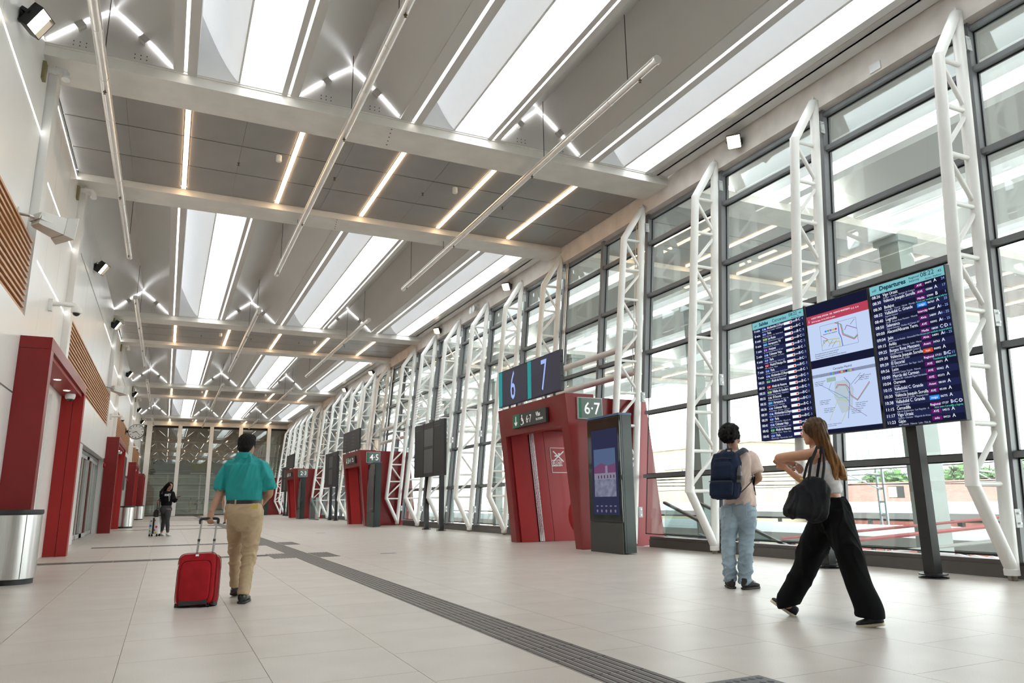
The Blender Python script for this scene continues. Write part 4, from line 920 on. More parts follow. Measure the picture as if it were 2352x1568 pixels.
def armcam(y, z, label):
    t = thing('arm_camera', label, 'camera', (XL, y, z), 'arm-mounted dome cameras')
    MB().box(XL+.002, XL+.07, y-.06, y+.06, z-.10, z+.13).build('wall_box', WHITEP, t)
    MB().tube([(XL+.06, y, z+.05), (XL+.25, y, z+.055), (XL+.42, y, z+.05), (XL+.47, y, z+.02), (XL+.475, y, z-.01)], [.05, .045, .045, .045, .04], 10).build('arm', WHITEP, t, smooth=True)
    MB().lathe([(.06, z+.01), (.095, z), (.10, z-.06), (.09, z-.10), (.07, z-.105)], (XL+.475, y, 0), 18).build('housing', WHITEP, t, smooth=True)
    MB().ell((XL+.475, y, z-.105), .066, .066, .06).build('dome', DARKG, t, smooth=True)
armcam(16.0, 4.78, 'white dome camera on a wall arm above the first red portal')
armcam(34.1, 4.55, 'white dome camera on a wall arm above the second red portal')
armcam(52.2, 4.55, 'white dome camera on a wall arm above the third red portal')
for k in range(4):
    for j, yy in enumerate((12.62, 17.75)):
        y = yy+PER*k
        if y > YEND-1: continue
        t = thing('drain_pipe', 'white plastic drain elbow at the %s beam end of the %s ceiling band, left wall' % (['near', 'far'][j], PN[k]), 'pipe', (XL, y, 7.7), 'white drain elbows')
        MB().tube([(XL+.03, y+.10, 7.95), (XL+.18, y+.08, 7.95), (XL+.29, y+.04, 7.93), (XL+.33, y, 7.86), (XL+.33, y-.02, 7.78)], .055, 12).build('elbow', WHITEP, t, smooth=True)
        MB().tube([(XL+.13, y+.09, 7.95), (XL+.17, y+.085, 7.95)], .066, 12).tube([(XL+.33, y-.01, 7.80), (XL+.33, y-.02, 7.76)], .066, 12).build('socket', WHITEP, t, smooth=True)
        MB().box(XL, XL+.05, y-.1, y+.05, 7.68, 7.98).build('bracket', mat('yellowed steel', (.22, .19, .08), .5) if (k, j) == (0, 0) else bpy.data.materials['yellowed steel'], t)

# ================================================================== floodlights
def flood(x, y, z, side, label, grp):
    t = thing('floodlight', label, 'floodlight', (x, y, z), grp)
    D = Vector((.80*side, -.25, -.55)).normalized() if side > 0 else Vector((-.62, -.52, -.58)).normalized()
    U = Vector((0, 0, 1)); U = (U-D*U.dot(D)).normalized(); W = D.cross(U)
    A = Vector((x+.16*side, y, z))
    body = BLACK if side > 0 else (bpy.data.materials.get('flood grey') or mat('flood grey', lin(78, 74, 70), .4))
    s_ = .17 if side > 0 else .135
    def rc(c, w_, h_): return [c-W*w_-U*h_, c+W*w_-U*h_, c+W*w_+U*h_, c-W*w_+U*h_]
    MB().rings([rc(A-D*.07, s_*.7, s_*.7), rc(A-D*.02, s_, s_), rc(A+D*.12, s_, s_), rc(A+D*.12, s_*.93, s_*.93), rc(A+D*.03, s_*.93, s_*.93)]).build('housing', body, t)
    MB().rings([rc(A+D*.034, s_*.9, s_*.9), rc(A+D*.04, s_*.9, s_*.9)]).build('lamp_face', FLOOD, t)
    MB().bar(A-W*s_*1.1-D*.08, A-W*s_*1.1+D*.03, .02, .05, U).bar(A+W*s_*1.1-D*.08, A+W*s_*1.1+D*.03, .02, .05, U).bar(A-W*s_*1.1-D*.09, A+W*s_*1.1-D*.09, .05, .02, D).build('yoke', body, t)
    MB().tube([(x, y, z+.02), A-D*.09], .03, 8).box(x-.02 if side > 0 else x-.06, x+.06 if side > 0 else x+.02, y-.06, y+.06, z-.06, z+.08).build('mount', body, t)
    MB().tube([(x+.02*side, y, z+.06), (x+.05*side, y+.03, z+.16), (x+.10*side, y+.02, z+.14), A-D*.05+U*.05], .008, 6).build('cable', BLACKP, t)
for i, y in enumerate((10.75, 22.6, 30.0, 41.6, 49.3, 57.6, 66.0)):
    flood(XL, y, 7.58, 1, 'black floodlight high on the left wall, %s from the camera' % ORD[i], 'black floodlights on the left wall')
for i, y in enumerate((10.12, 21.05, 28.0, 39.0, 45.7, 57.1)):
    flood(XF, y, 8.02, -1, 'grey floodlight on the concrete fascia of the glazed side, %s from the camera' % ORD[i], 'floodlights on the fascia')
h = thing('fascia_speaker', 'pair of grey horn speakers on the concrete fascia between floodlights', 'speaker', (XF, 24.0, 8.05))
for s in (-.14, .14):
    MB().rings([[Vector((XF-.08-q*.16, 24.0+s+rr_*math.cos(a), 8.02-q*.1+rr_*math.sin(a))) for a in [2*math.pi*i/14 for i in range(14)]] for q, rr_ in ((0, .06), (.6, .08), (1, .13))]).build('horn', GREYPL, h, smooth=True)
MB().box(XF-.1, XF, 23.8, 24.2, 7.95, 8.1).build('bracket', GREYPL, h)
ws = thing('fascia_plate', 'small square cover plate on the concrete fascia above the glass', 'cover plate', (XF, 6.99, 7.78))
MB().box(XF-.02, XF, 6.90, 7.10, 7.79, 7.93).build('plate', W_WALL, ws)

# ================================================================== hung sprinkler tubes
def pendant(x, y0, y1, label):
    z = 7.74
    t = thing('hung_tube', label, 'pendant tube', (x, (y0+y1)/2, z), 'long tubes hung below the ceiling')
    MB().tube([(x, y0, z), (x, y1, z)], .062, 12).build('tube', TUBEM, t, smooth=True)
    MB().box(x-.075, x-.055, y0, y1, z+.01, z+.035).box(x+.055, x+.075, y0, y1, z+.01, z+.035).build('side_rail', TUBEM, t)
    MB().tube([(x, y0-.012, z), (x, y0+.04, z)], .075, 14).tube([(x, y1-.04, z), (x, y1+.012, z)], .07, 14).build('end_cap', TUBEM, t, smooth=True)
    n = 10; col = MB()
    for i in range(1, n):
        yy = y0+(y1-y0)*i/n; col.tube([(x, yy-.02, z), (x, yy+.02, z)], .068, 12)
    col.build('sleeves', TUBEM, t, smooth=True)
    for f_ in (.035, .32, .66, .97):
        yy = y0+(y1-y0)*f_
        s_ = MB().lathe([(.012, z-.06), (.012, z-.085), (.03, z-.09), (.03, z-.097), (.008, z-.10), (.008, z-.125), (.022, z-.128)], (x, yy, 0), 8).build('sprinkler_nozzle', mat('brass nozzle', (.16, .12, .07), .4, metal=.7) if 'brass nozzle' not in bpy.data.materials else bpy.data.materials['brass nozzle'], t)
    for f_ in (.06, .28, .72, .94):
        yy = y0+(y1-y0)*f_; inb = any(b0-.9 < yy < b0+5 for b0 in BANDS)
        MB().tube([(x, yy, z+.05), (x, yy, 8.08 if inb else 9.10)], .007, 6).build('hanger_wire', WIRE, t)
PP = ['beside the left wall', 'along the middle', 'nearest the glazed wall']
for k, nm in enumerate(('nearest', 'second', 'third', 'far')):
    for i, x in enumerate((-1.45, 2.49, 6.44)):
        y0 = 8.15+PER*k; y1 = min(y0+13.7, YEND-1.0)
        if k == 3: y1 = 70.4
        pendant(x, y0, y1, 'slim hung metal tube %s, %s set' % (PP[i], nm))

# ---- sprinkler heads and detectors on the grey bands
for bi, y0 in enumerate(BANDS[1:]):
    for j, (x, yy) in enumerate(((.85, 2.2), (2.9, 2.1), (5.0, 2.1), (7.1, 2.1))):
        t = thing('sprinkler_head', 'tiny brass sprinkler head %s on the %s grey ceiling band' % (['first from left', 'second from left', 'third from left', 'fourth from left'][j], PN[bi]), 'sprinkler', (x, y0+yy, 8.23), 'sprinkler heads on the grey bands')
        MB().lathe([(.03, 8.229), (.03, 8.222), (.01, 8.22), (.01, 8.18), (.028, 8.175), (.028, 8.17)], (x, y0+yy, 0), 8).build('head', bpy.data.materials['brass nozzle'], t)
    for j, (x, yy) in enumerate(((1.6, 1.5), (5.6, 1.5))):
        t = thing('ceiling_detector', 'small white cylinder detector %s on the %s grey ceiling band' % (['left of the middle tube', 'left of the glazed-side tube'][j], PN[bi]), 'detector', (x, y0+yy, 8.23), 'detectors on the grey bands')
        MB().lathe([(.06, 8.229), (.06, 8.10), (.05, 8.09)], (x, y0+yy, 0), 14).build('body', WHITEP, t, smooth=True)

# ---- conduits beside the lifts on the glazed side
for k in range(3):
    for yy, n_ in ((13.78, 'near'), (17.30, 'far')):
        t = thing('conduit', 'pale conduit down the glass wall on the %s side of the %s lift gap' % (n_, LNUM[k].replace('·', '-')), 'conduit', (xb(0)+.15, yy+PER*k, 0), 'conduits by the lifts')
        y = yy+PER*k
        MB().tube([(xb(7.7)+.108, y, 7.74), (xb(7.6)+.108, y, 7.6), (xb(3.4)+.108, y, 3.4)], .018, 8).build('pipe', STEEL, t, smooth=True)
        MB().tube([(xb(7.7)+.108, y+.09, 7.7), (xb(3.4)+.108, y+.09, 3.4)], .013, 8).build('pipe', STEEL, t, smooth=True)
# pale glass barrier beside the third lift
gb = thing('glass_barrier', 'pale glass barrier panel between a kiosk and trusses near the 2-3 lift', 'barrier', (8.4, 47.0, 0))
MB().box(8.2, 8.215, 44.2, 47.2, .05, 1.30).build('pane', GLASSB, gb); MB().box(8.17, 8.245, 44.2, 47.2, 0, .06).build('shoe', ALU, gb)

# ---- small things on the floor and wall
for (x, y, lb) in ((4.1, 14.55, 'nearer'), (4.85, 25.6, 'farther')):
    t = thing('floor_slot', 'small dark slotted floor plate, the %s of two on the open floor' % lb, 'floor plate', (x, y, 0), 'slotted floor plates')
    MB().box(x-.16, x+.16, y-.05, y+.05, -.005, .0012).build('plate', DKGREY, t)
    q = MB()
    for i in range(6): q.box(x-.14+i*.048, x-.12+i*.048, y-.035, y+.035, .0012, .0022)
    q.build('slots', BLACKP, t)
wsn = thing('wall_screen', 'tall dark screen on the left wall beyond the second red portal', 'display', (XLO, 43.4, 1.4))
MB().box(XLO+.002, XLO+.10, 42.6, 44.2, 1.75, 3.45).build('casing', BLACKP, wsn); MB().box(XLO+.10, XLO+.104, 42.65, 44.15, 1.8, 3.4).build('panel', mat('dark violet screen', (.03, .015, .035), .25), wsn)
# ================================================================== people
def cr(P, n=5):
    """Catmull-Rom through points, each a (Vector, radius...) tuple"""
    out = []; m = len(P)
    for k in range(m-1):
        p0, p1, p2, p3 = P[max(k-1, 0)], P[k], P[k+1], P[min(k+2, m-1)]
        for i in range(n):
            t = i/n; q = []
            for a, b, c, d in zip(p0, p1, p2, p3):
                q.append(.5*((2*b)+(c-a)*t+(2*a-5*b+4*c-d)*t*t+(3*b-a-3*c+d)*t*t*t))
            out.append(tuple(q))
    out.append(tuple(P[-1])); return out
def limb(mb, P, n=14, sub=5, flat=1., up=(0, 0, 1)):
    """tapering limb: list of (point, radius)"""
    C_ = cr([(Vector(p), r) for p, r in P], sub)
    mb.tube([c[0] for c in C_], [max(c[1], .002) for c in C_], n, ry=[max(c[1]*flat, .002) for c in C_], up=up)
def oring(c, W, F, a, b, e=2.3, n=26):
    o = []
    for i in range(n):
        t = 2*math.pi*i/n; co, si = math.cos(t), math.sin(t)
        o.append(c+W*(a*math.copysign(abs(co)**(2/e), co))+F*(b*math.copysign(abs(si)**(2/e), si)))
    return o
def trunk(mb, P, e=2.3, n=26, sub=4):
    """loft of (centre, W, F, half width, half depth)"""
    C_ = cr([(Vector(c), Vector(W), Vector(F), a, b) for c, W, F, a, b in P], sub)
    mb.rings([oring(c, W.normalized(), F.normalized(), a, b, e, n) for c, W, F, a, b in C_])
def fuse(mb, name, m, parent, voxel=.009, it=3, fold=None):
    me = mb.mesh('t'); o = bpy.data.objects.new('t', me); C.objects.link(o)
    b = bmesh.new(); b.from_mesh(me); bmesh.ops.recalc_face_normals(b, faces=b.faces); b.to_mesh(me); b.free()
    r = o.modifiers.new('r', 'REMESH'); r.mode = 'VOXEL'; r.voxel_size = voxel
    if it: s_ = o.modifiers.new('s', 'SMOOTH'); s_.iterations = it; s_.factor = .5
    dg = bpy.context.evaluated_depsgraph_get(); me2 = bpy.data.meshes.new_from_object(o.evaluated_get(dg)); me2.name = name
    bpy.data.objects.remove(o, do_unlink=True)
    off = ploc(parent)
    n = [v.normal.copy() for v in me2.vertices]
    for v, nn in zip(me2.vertices, n):
        p = v.co.copy()
        if fold: p = p+nn*fold(p)
        v.co = p-off
    me2.materials.clear()
    return link(name, me2, m, parent, True, 80)
def hand(mb, wrist, D, N, curl=.5, s=1., side=1, thumb=.5):
    """palm, four unequal fingers and a thumb. D finger direction, N palm normal (fingers curl towards N)"""
    D = Vector(D).normalized(); N = Vector(N); N = (N-D*N.dot(D)).normalized(); W = D.cross(N)*side
    wrist = Vector(wrist)
    mb.rings([oring(wrist+D*t*s, W, N, a*s, b*s, 2.6, 14) for t, a, b in ((-.02, .026, .020), (.0, .028, .019), (.03, .038, .017), (.07, .042, .016), (.088, .040, .013))])
    for k, (x, L) in enumerate(((-.030, .070), (-.010, .078), (.010, .073), (.029, .056))):
        p = wrist+D*.082*s+W*x*s; d = D.copy(); pts = [(p-D*.012*s, .0092*s), (p, .0092*s)]
        for j, f in enumerate((.45, .32, .23)):
            a = curl*(.75+.25*j); d = (d*math.cos(a)+N*math.sin(a)).normalized(); 
            nrm = N; p = p+d*L*f*s; pts.append((p, (.0088-.0008*j)*s))
            N2 = (N-d*N.dot(d)).normalized(); D2 = d
            N = N2
        N = (Vector(N)); limb(mb, pts, 8, 2)
        N = D.cross(W)*(-side) if False else (W.cross(D)*(-1 if side < 0 else 1))
    p = wrist+D*.022*s-W*.026*s; d = (D*.75-W*.65*(1-thumb*.4)+N*thumb*.6).normalized()
    limb(mb, [(p, .013*s), (p+d*.035*s, .0115*s), (p+(d*.8+N*.3*thumb+D*.2).normalized()*.062*s, .009*s)], 8, 2)
def head(mb, c, F, R_, s=1., face=True):
    """skull with jaw, brow, nose, ears; c centre of the head, F the way it looks, R_ its right-hand side"""
    F = Vector(F).normalized(); R_ = Vector(R_); R_ = (R_-F*R_.dot(F)).normalized(); U = R_.cross(F); c = Vector(c)
    U = U if U.z > 0 else -U
    P = lambda x, y, z: c+R_*x*s+F*y*s+U*z*s
    prof = [(-.115, .024, .030, .062), (-.10, .044, .045, .050), (-.07, .058, .062, .034), (-.035, .066, .080, .016), (0, .072, .092, .004), (.035, .075, .097, -.002), (.07, .070, .092, -.006), (.098, .052, .070, -.010), (.115, .022, .032, -.012)]
    mb.rings([oring(P(0, y, z), R_, F, a*s, b*s, 2.2, 20) for z, a, b, y in prof])
    mb.rings([oring(P(0, yy, z), R_, F, a*s, b*s, 2.0, 10) for z, a, b, yy in ((-.042, .017, .014, .090), (-.034, .018, .022, .098), (-.015, .012, .018, .094), (.012, .008, .012, .088))])   # nose
    mb.ell(P(0, .087, -.066), .026*s, .012*s, .009*s, 10, 5, Matrix((R_, F, U)).transposed())       # lips
    for sd in (-1, 1):
        mb.ell(P(.074*sd, -.006, -.012), .011*s, .020*s, .032*s, 10, 6, Matrix((R_, F, U)).transposed())
        mb.ell(P(.030*sd, .082, .022), .022*s, .014*s, .008*s, 8, 5, Matrix((R_, F, U)).transposed())   # brow
    return P, (R_, F, U)
def eyes(P, ax, par, s=1.):
    ew = MB(); ep = MB(); M = Matrix(ax).transposed()
    for sd in (-1, 1):
        ew.ell(P(.030*sd, .081, .002), .013*s, .008*s, .008*s, 10, 6, M); ep.ell(P(.031*sd, .0865, .002), .006*s, .005*s, .006*s, 8, 5, M)
    e = ew.build('eyes', mat('eye white', (.75, .72, .7), .3) if 'eye white' not in bpy.data.materials else bpy.data.materials['eye white'], par, smooth=True)
    ep.build('irises', BLACKP, e, smooth=True)
    br = MB()
    for sd in (-1, 1): br.bar(P(.014*sd, .094, .022), P(.048*sd, .084, .024), .006, .006)
    br.build('eyebrows', HAIRK, par)
    MB().ell(P(0, .0965, -.066), .021*s, .005*s, .006*s, 10, 5, M).build('lips', LIPS, par, smooth=True)
def shoe(mb, sole, heel, toe, up=(0, 0, 1), w=.046, h=.085, high=.0):
    """shoe upper and sole from heel point to toe point on the ground"""
    heel, toe = Vector(heel), Vector(toe); D = (toe-heel); L = D.length; D.normalize(); U = Vector(up); U = (U-D*U.dot(D)).normalized(); W = D.cross(U)
    prof = [(-.02, .30, .75), (.04, .80, 1.0), (.18, .95, 1.02), (.34, .90, .95), (.50, .95, .74), (.66, 1.08, .58), (.82, 1.05, .46), (.95, .75, .36), (1.0, .35, .26)]
    mb.rings([oring(heel+D*L*t+U*(h*hh*.5+.018), W, U, w*a, h*hh*.5, 2.5, 16) for t, a, hh in prof])
    if high: mb.rings([oring(heel+D*L*.17+U*z, W, D, a, b, 2.2, 16) for z, a, b in ((.03, .036, .055), (h, .036, .050), (h+high, .038, .050))])
    sole.rings([oring(heel+D*L*t+U*.012, W, U, w*a*1.06, .013, 4, 14) for t, a, hh in prof])
HAIRK = mat('black hair', (.010, .0085, .008), .6, spec=.12, var=.4, vscale=60, bump=.6, bscale=120)
LIPS = mat('lips', (.42, .16, .13), .4)
SKIN1 = mat('warm tan skin', (.42, .22, .14), .5, var=.08, vscale=12); SKIN2 = mat('brown skin', (.38, .20, .13), .5, var=.08, vscale=12); SKIN3 = mat('peach skin', (.55, .27, .16), .48, var=.06, vscale=12)  # three skin tones, each an even base colour with slight mottling
def shin(a, b): return a.lerp(b, .5)
def folds(fr, amp, ax=Vector((0, 0, 1)), ph=0., along=.28):
    """cloth folds: soft ridges that run along the direction ax"""
    ax = Vector(ax).normalized()
    def f(p):
        q = (p-ax*(p.dot(ax))*(1-along))*fr+Vector((ph*3.1, ph*1.7, ph))
        a = noise.noise(q); b = noise.noise(q*2.1+Vector((5.2, 1.3, 2.7)))
        return amp*(1.4*max(0, 1-2.4*abs(a))**1.6-.35)+amp*.45*(max(0, 1-2.4*abs(b))**1.5-.2)
    return f
Z = Vector((0, 0, 1))

# ------------------------------------------------------------------ man in teal polo pulling the red case
def man():
    d = 7.80
    K = lambda u, v, dd=0.: J(u, v, d+dd)
    t = thing('person', 'man seen from behind in teal polo and khaki trousers pulling a red case', 'person', (.82, 8.35, 0))
    neck = K(561, 1046); chest = K(562, 1090); waist = K(561, 1150); hipc = K(562, 1172)
    W, F = RTH.copy(), FWH.copy()
    sL, sR = K(521, 1068), K(606, 1067)
    eL, wL = K(506.5, 1131, -.02), K(486, 1176, -.12); eR, wR = K(619, 1130, .03), K(606, 1152, .26)
    hL, kL, aL = K(544, 1180, .02), K(541, 1264, .30), K(540, 1349, .46)
    hR, kR, aR = K(582, 1180, 0), K(573, 1268, .10), K(559, 1362, -.02)
    hd = K(567, 1022, .02)
    # body
    b = MB()
    trunk(b, [(hipc-Z*.06, W, F, .10, .08), (hipc, W, F, .15, .10), (waist, W, F, .145, .095), (chest, W, F, .15, .095), (shin(sL, sR)-Z*.02, W, F, .13, .07), (neck, W, F, .058, .056)])
    limb(b, [(neck-Z*.06, .062), (neck+Z*.03, .060), (hd-Z*.05, .060)])
    P, ax = head(b, hd, FWH*.98+RTH*.12-Z*.05, RTH, .97)
    limb(b, [(sL+W*.03-Z*.02, .046), (shin(sL, eL), .046), (eL, .042), (shin(eL, wL)+RTH*-.004, .038), (wL, .028)]); limb(b, [(sR-W*.03-Z*.02, .046), (shin(sR, eR), .046), (eR, .042), (shin(eR, wR), .037), (wR, .028)])
    gr = K(482.5, 1194, -.14)
    hand(b, wL, (gr-wL)+Z*-.0, FWH*.9+RTH*.2, .95, 1.0, 1, .8); hand(b, wR, FWH*.6-RTH*.5-Z*.3, -Z, .4, .95, -1)
    limb(b, [(hL, .075), (kL, .052), (aL, .036)]); limb(b, [(hR, .075), (kR, .052), (aR, .036)])
    bo = fuse(b, 'body', SKIN1, t, .0085, 2)
    eyes(P, ax, t, .97)
    # hair: short dark cut, neat nape
    h = MB(); R_, Fh, U = ax; M = Matrix(ax).transposed()
    h.ell(hd+U*.030-Fh*.012, .090, .104, .098, 20, 12, M); h.ell(hd-U*.030-Fh*.052, .078, .055, .062, 16, 9, M); h.ell(hd+U*.075+Fh*.03, .078, .075, .055, 16, 9, M)
    fuse(h, 'hair', HAIRK, t, .008, 3, lambda p: .004*math.sin(p.x*150)*math.sin(p.y*130+p.z*90))
    # polo shirt
    TEAL_ = mat('teal polo cotton', (.012, .27, .265), .8, var=.08, vscale=5, bump=.15, bscale=260)
    s = MB()
    trunk(s, [(waist+Z*.004, W, F, .186, .128), (waist+Z*.04, W, F, .188, .130), (shin(waist, chest), W, F, .190, .130), (chest, W, F, .198, .132), (chest+Z*.10, W, F, .204, .122), (shin(sL, sR)+Z*.012, W, F, .178, .095), (shin(sL, sR)+Z*.052, W, F, .125, .078), (neck-Z*.0, W, F, .076, .068)])
    for sh, el, q in ((sL, eL, -1), (sR, eR, 1)):
        e_ = sh.lerp(el, .88); limb(s, [(sh-W*q*.09-Z*.012, .054), (sh-W*q*.022-Z*.022, .060), (sh.lerp(el, .45)-W*q*.004, .064), (e_+W*q*.006, .069)], 16)
    fuse(s, 'polo_shirt', TEAL_, t, .009, 2, lambda p, f_=folds(8, .019, Z+RTH*.25, 1., .30), z0=waist.z: .0+f_(p)*min(1, max(0, (p.z-z0-.02)*9)))
    cl = MB(); cl.rings([oring(neck+Z*z-F*.005, W, F, a, a*.9, 2.2, 22) for z, a in ((-.03, .088), (.005, .082), (.032, .074), (.030, .066))]); cl.build('collar', TEAL_, t, smooth=True)
    # belt, trousers
    bl = MB(); bl.rings([oring(waist+Z*z, W, F, a, a*.69, 2.3, 28) for z, a in ((-.030, .181), (.012, .181))]); bl.build('belt', mat('black leather belt', (.012, .012, .013), .4), t, smooth=True)
    KH = mat('khaki cotton twill', (.46, .335, .205), .8, var=.09, vscale=7, bump=.2, bscale=220)
    tr = MB()
    trunk(tr, [(waist-Z*.022, W, F, .178, .122), (waist-Z*.06, W, F, .190, .130), (hipc-Z*.02, W, F, .196, .136), (hipc-Z*.08, W, F, .180, .125), (hipc-Z*.15, W, F, .12, .09), (hipc-Z*.21, W, F, .06, .05)])
    limb(tr, [(hL+Z*.04, .094), (hL.lerp(kL, .22), .100), (hL.lerp(kL, .55), .086), (kL, .068), (kL.lerp(aL, .5), .062), (aL+Z*.015, .054)], 18); limb(tr, [(hR+Z*.04, .096), (hR.lerp(kR, .22), .106), (hR.lerp(kR, .5), .094), (kR, .075), (kR.lerp(aR, .5), .064), (aR-Z*.02, .060)], 18)
    def kf(p):
        a = folds(12, .011, RTH+Z*.55, .4, .3)(p); kn = max(0, 1-abs(p.z-.48)/.25); return a*(.5+.9*kn)
    to = fuse(tr, 'trousers', KH, t, .009, 9, kf)
    MB().box(0, 1, 0, 1, 0, 1) if 0 else None
    pk = K(585, 1163, -.165); MB().obox(pk, RTH*.036, FWH*.006, Z*.024).build('pocket_wallet', mat('yellow wallet', (.55, .42, .10), .5), t)
    for u_ in (541, 602): 
        q = K(u_, 1152.5, -.10 if u_ > 600 else -.125); MB().obox(q, RTH*.007, FWH*.006, Z*.026).build('belt_loop', KH, t)
    # shoes
    SH = mat('black leather shoe', (.014, .016, .02), .22)
    for heel, toe, upv in ((Vector((aR.x-.02, aR.y-.03, 0)), Vector((aR.x+.06, aR.y+.24, 0)), Z), (Vector((aL.x, aL.y-.05, .07)), Vector((aL.x+.02, aL.y+.17, 0.0)), Vector((0, .3, 1)))):
        u_, so = MB(), MB(); shoe(u_, so, heel, toe, upv, .050, .09)
        o = fuse(u_, 'shoe', SH, t, .009, 2); so.build('sole', BLACKP, o, smooth=True)
    return t
man()
# red trolley case
def case():
    d0 = 7.62
    B0, T0 = J(450, 1388, d0), J(461, 1276, d0+.10); A = (T0-B0); L = A.length; A.normalize()
    Wd = (RTH*.985+FWH*.12).normalized(); Wd = (Wd-A*Wd.dot(A)).normalized(); N = Wd.cross(A); N = N if N.dot(FWH) < 0 else -N
    t = thing('red_suitcase', 'red soft trolley case on wheels pulled by the man in teal', 'suitcase', (B0.x, B0.y, 0))
    RC = mat('red woven case fabric', (.36, .010, .016), .75, spec=.2, var=.14, vscale=9, bump=.35, bscale=320); RD_ = mat('dark red piping', (.17, .006, .009), .8, spec=.08)
    c = MB(); cen = B0+A*L*.5
    def sec(n0, hw, hh, e=7): return oring(cen+N*n0, Wd, A, hw, hh, e, 44)
    hw, hh = .183, L*.5+.012
    c.rings([sec(-.105, hw*.94, hh*.97), sec(-.09, hw, hh), sec(.075, hw, hh), sec(.10, hw*.97, hh*.985), sec(.112, hw*.90, hh*.95)])
    c.build('shell', RC, t, smooth=True, fix=True)
    for n0 in (.078, -.085):
        q = MB(); q.rings([sec(n0-.006, hw+.004, hh+.004), sec(n0, hw+.009, hh+.009), sec(n0+.006, hw+.004, hh+.004)], cap=False); q.build('piping', RD_, t, smooth=True, fix=True)
    pk = MB(); pk.rings([oring(cen+N*n0-A*.03, Wd, A, hw*.80*k_, hh*.80*k_, 6, 36) for n0, k_ in ((.110, 1.0), (.128, .985), (.134, .93))]); pk.build('front_pocket', RC, t, smooth=True, fix=True)
    zp = MB(); zp.rings([oring(cen+N*n0-A*.03, Wd, A, hw*.82, hh*.82, 6, 36) for n0 in (.112, .120)], cap=False); zp.build('pocket_zip', RD_, t, fix=True)
    MB().obox(cen+N*.118+A*hh*.90, Wd*.016, N*.003, A*.010).build('badge', CHROME, t)
    MB().obox(cen+N*.112-A*hh*.93, Wd*.13, N*.022, A*.022).build('bottom_handle', BLACKP, t)
    MB().tube([cen+N*.09+Wd*hw*-1.0+A*.10, cen+N*.10+Wd*hw*-.97+A*.14, cen+N*.10+Wd*hw*-.90+A*.15], .006, 6).build('zip_pull', GREYPL, t)
    for s in (-1, 1):
        MB().obox(cen+Wd*s*hw*.93-A*hh*.97+N*.0, Wd*.016, N*.07, A*.018).build('corner_guard', BLACKP, t)
        w_ = cen+Wd*s*hw*.72-A*(hh+.016)+N*.07; w_ = Vector((w_.x, w_.y, .024))
        MB().tube([w_-Wd*.014, w_+Wd*.014], .024, 16).build('wheel', BLACKP, t, smooth=True)
        MB().obox(w_+A*.03, Wd*.02, N*.02, A*.015).build('wheel_fork', BLACKP, t)
    g0, g1 = J(463.5, 1196, 7.66), J(498.5, 1195, 7.66); r0, r1 = J(452, 1272, d0+.06), J(488, 1272, d0+.06)
    for a, b in ((r0, g0), (r1, g1)):
        m_ = a.lerp(b, .42); r_ = MB(); r_.tube([a-(b-a)*.1, m_], .011, 10); r_.tube([m_, b], .0085, 10); r_.build('handle_rod', mat('grey telescopic rod', (.42, .42, .42), .3, metal=.8) if 'grey telescopic rod' not in bpy.data.materials else bpy.data.materials['grey telescopic rod'], t, smooth=True)
        MB().tube([m_-(b-a).normalized()*.012, m_+(b-a).normalized()*.012], .013, 10).build('rod_collar', DKGREY, t, smooth=True)
    e = (g1-g0).normalized(); gm = MB(); limb(gm, [(g0-e*.012-Z*.03, .012), (g0-e*.012+Z*.012, .014), (g0+e*.03+Z*.022, .014), (g1-e*.03+Z*.022, .014), (g1+e*.012+Z*.012, .014), (g1+e*.012-Z*.03, .012)], 10, 4); gm.build('grip', BLACKP, t, smooth=True)
case()

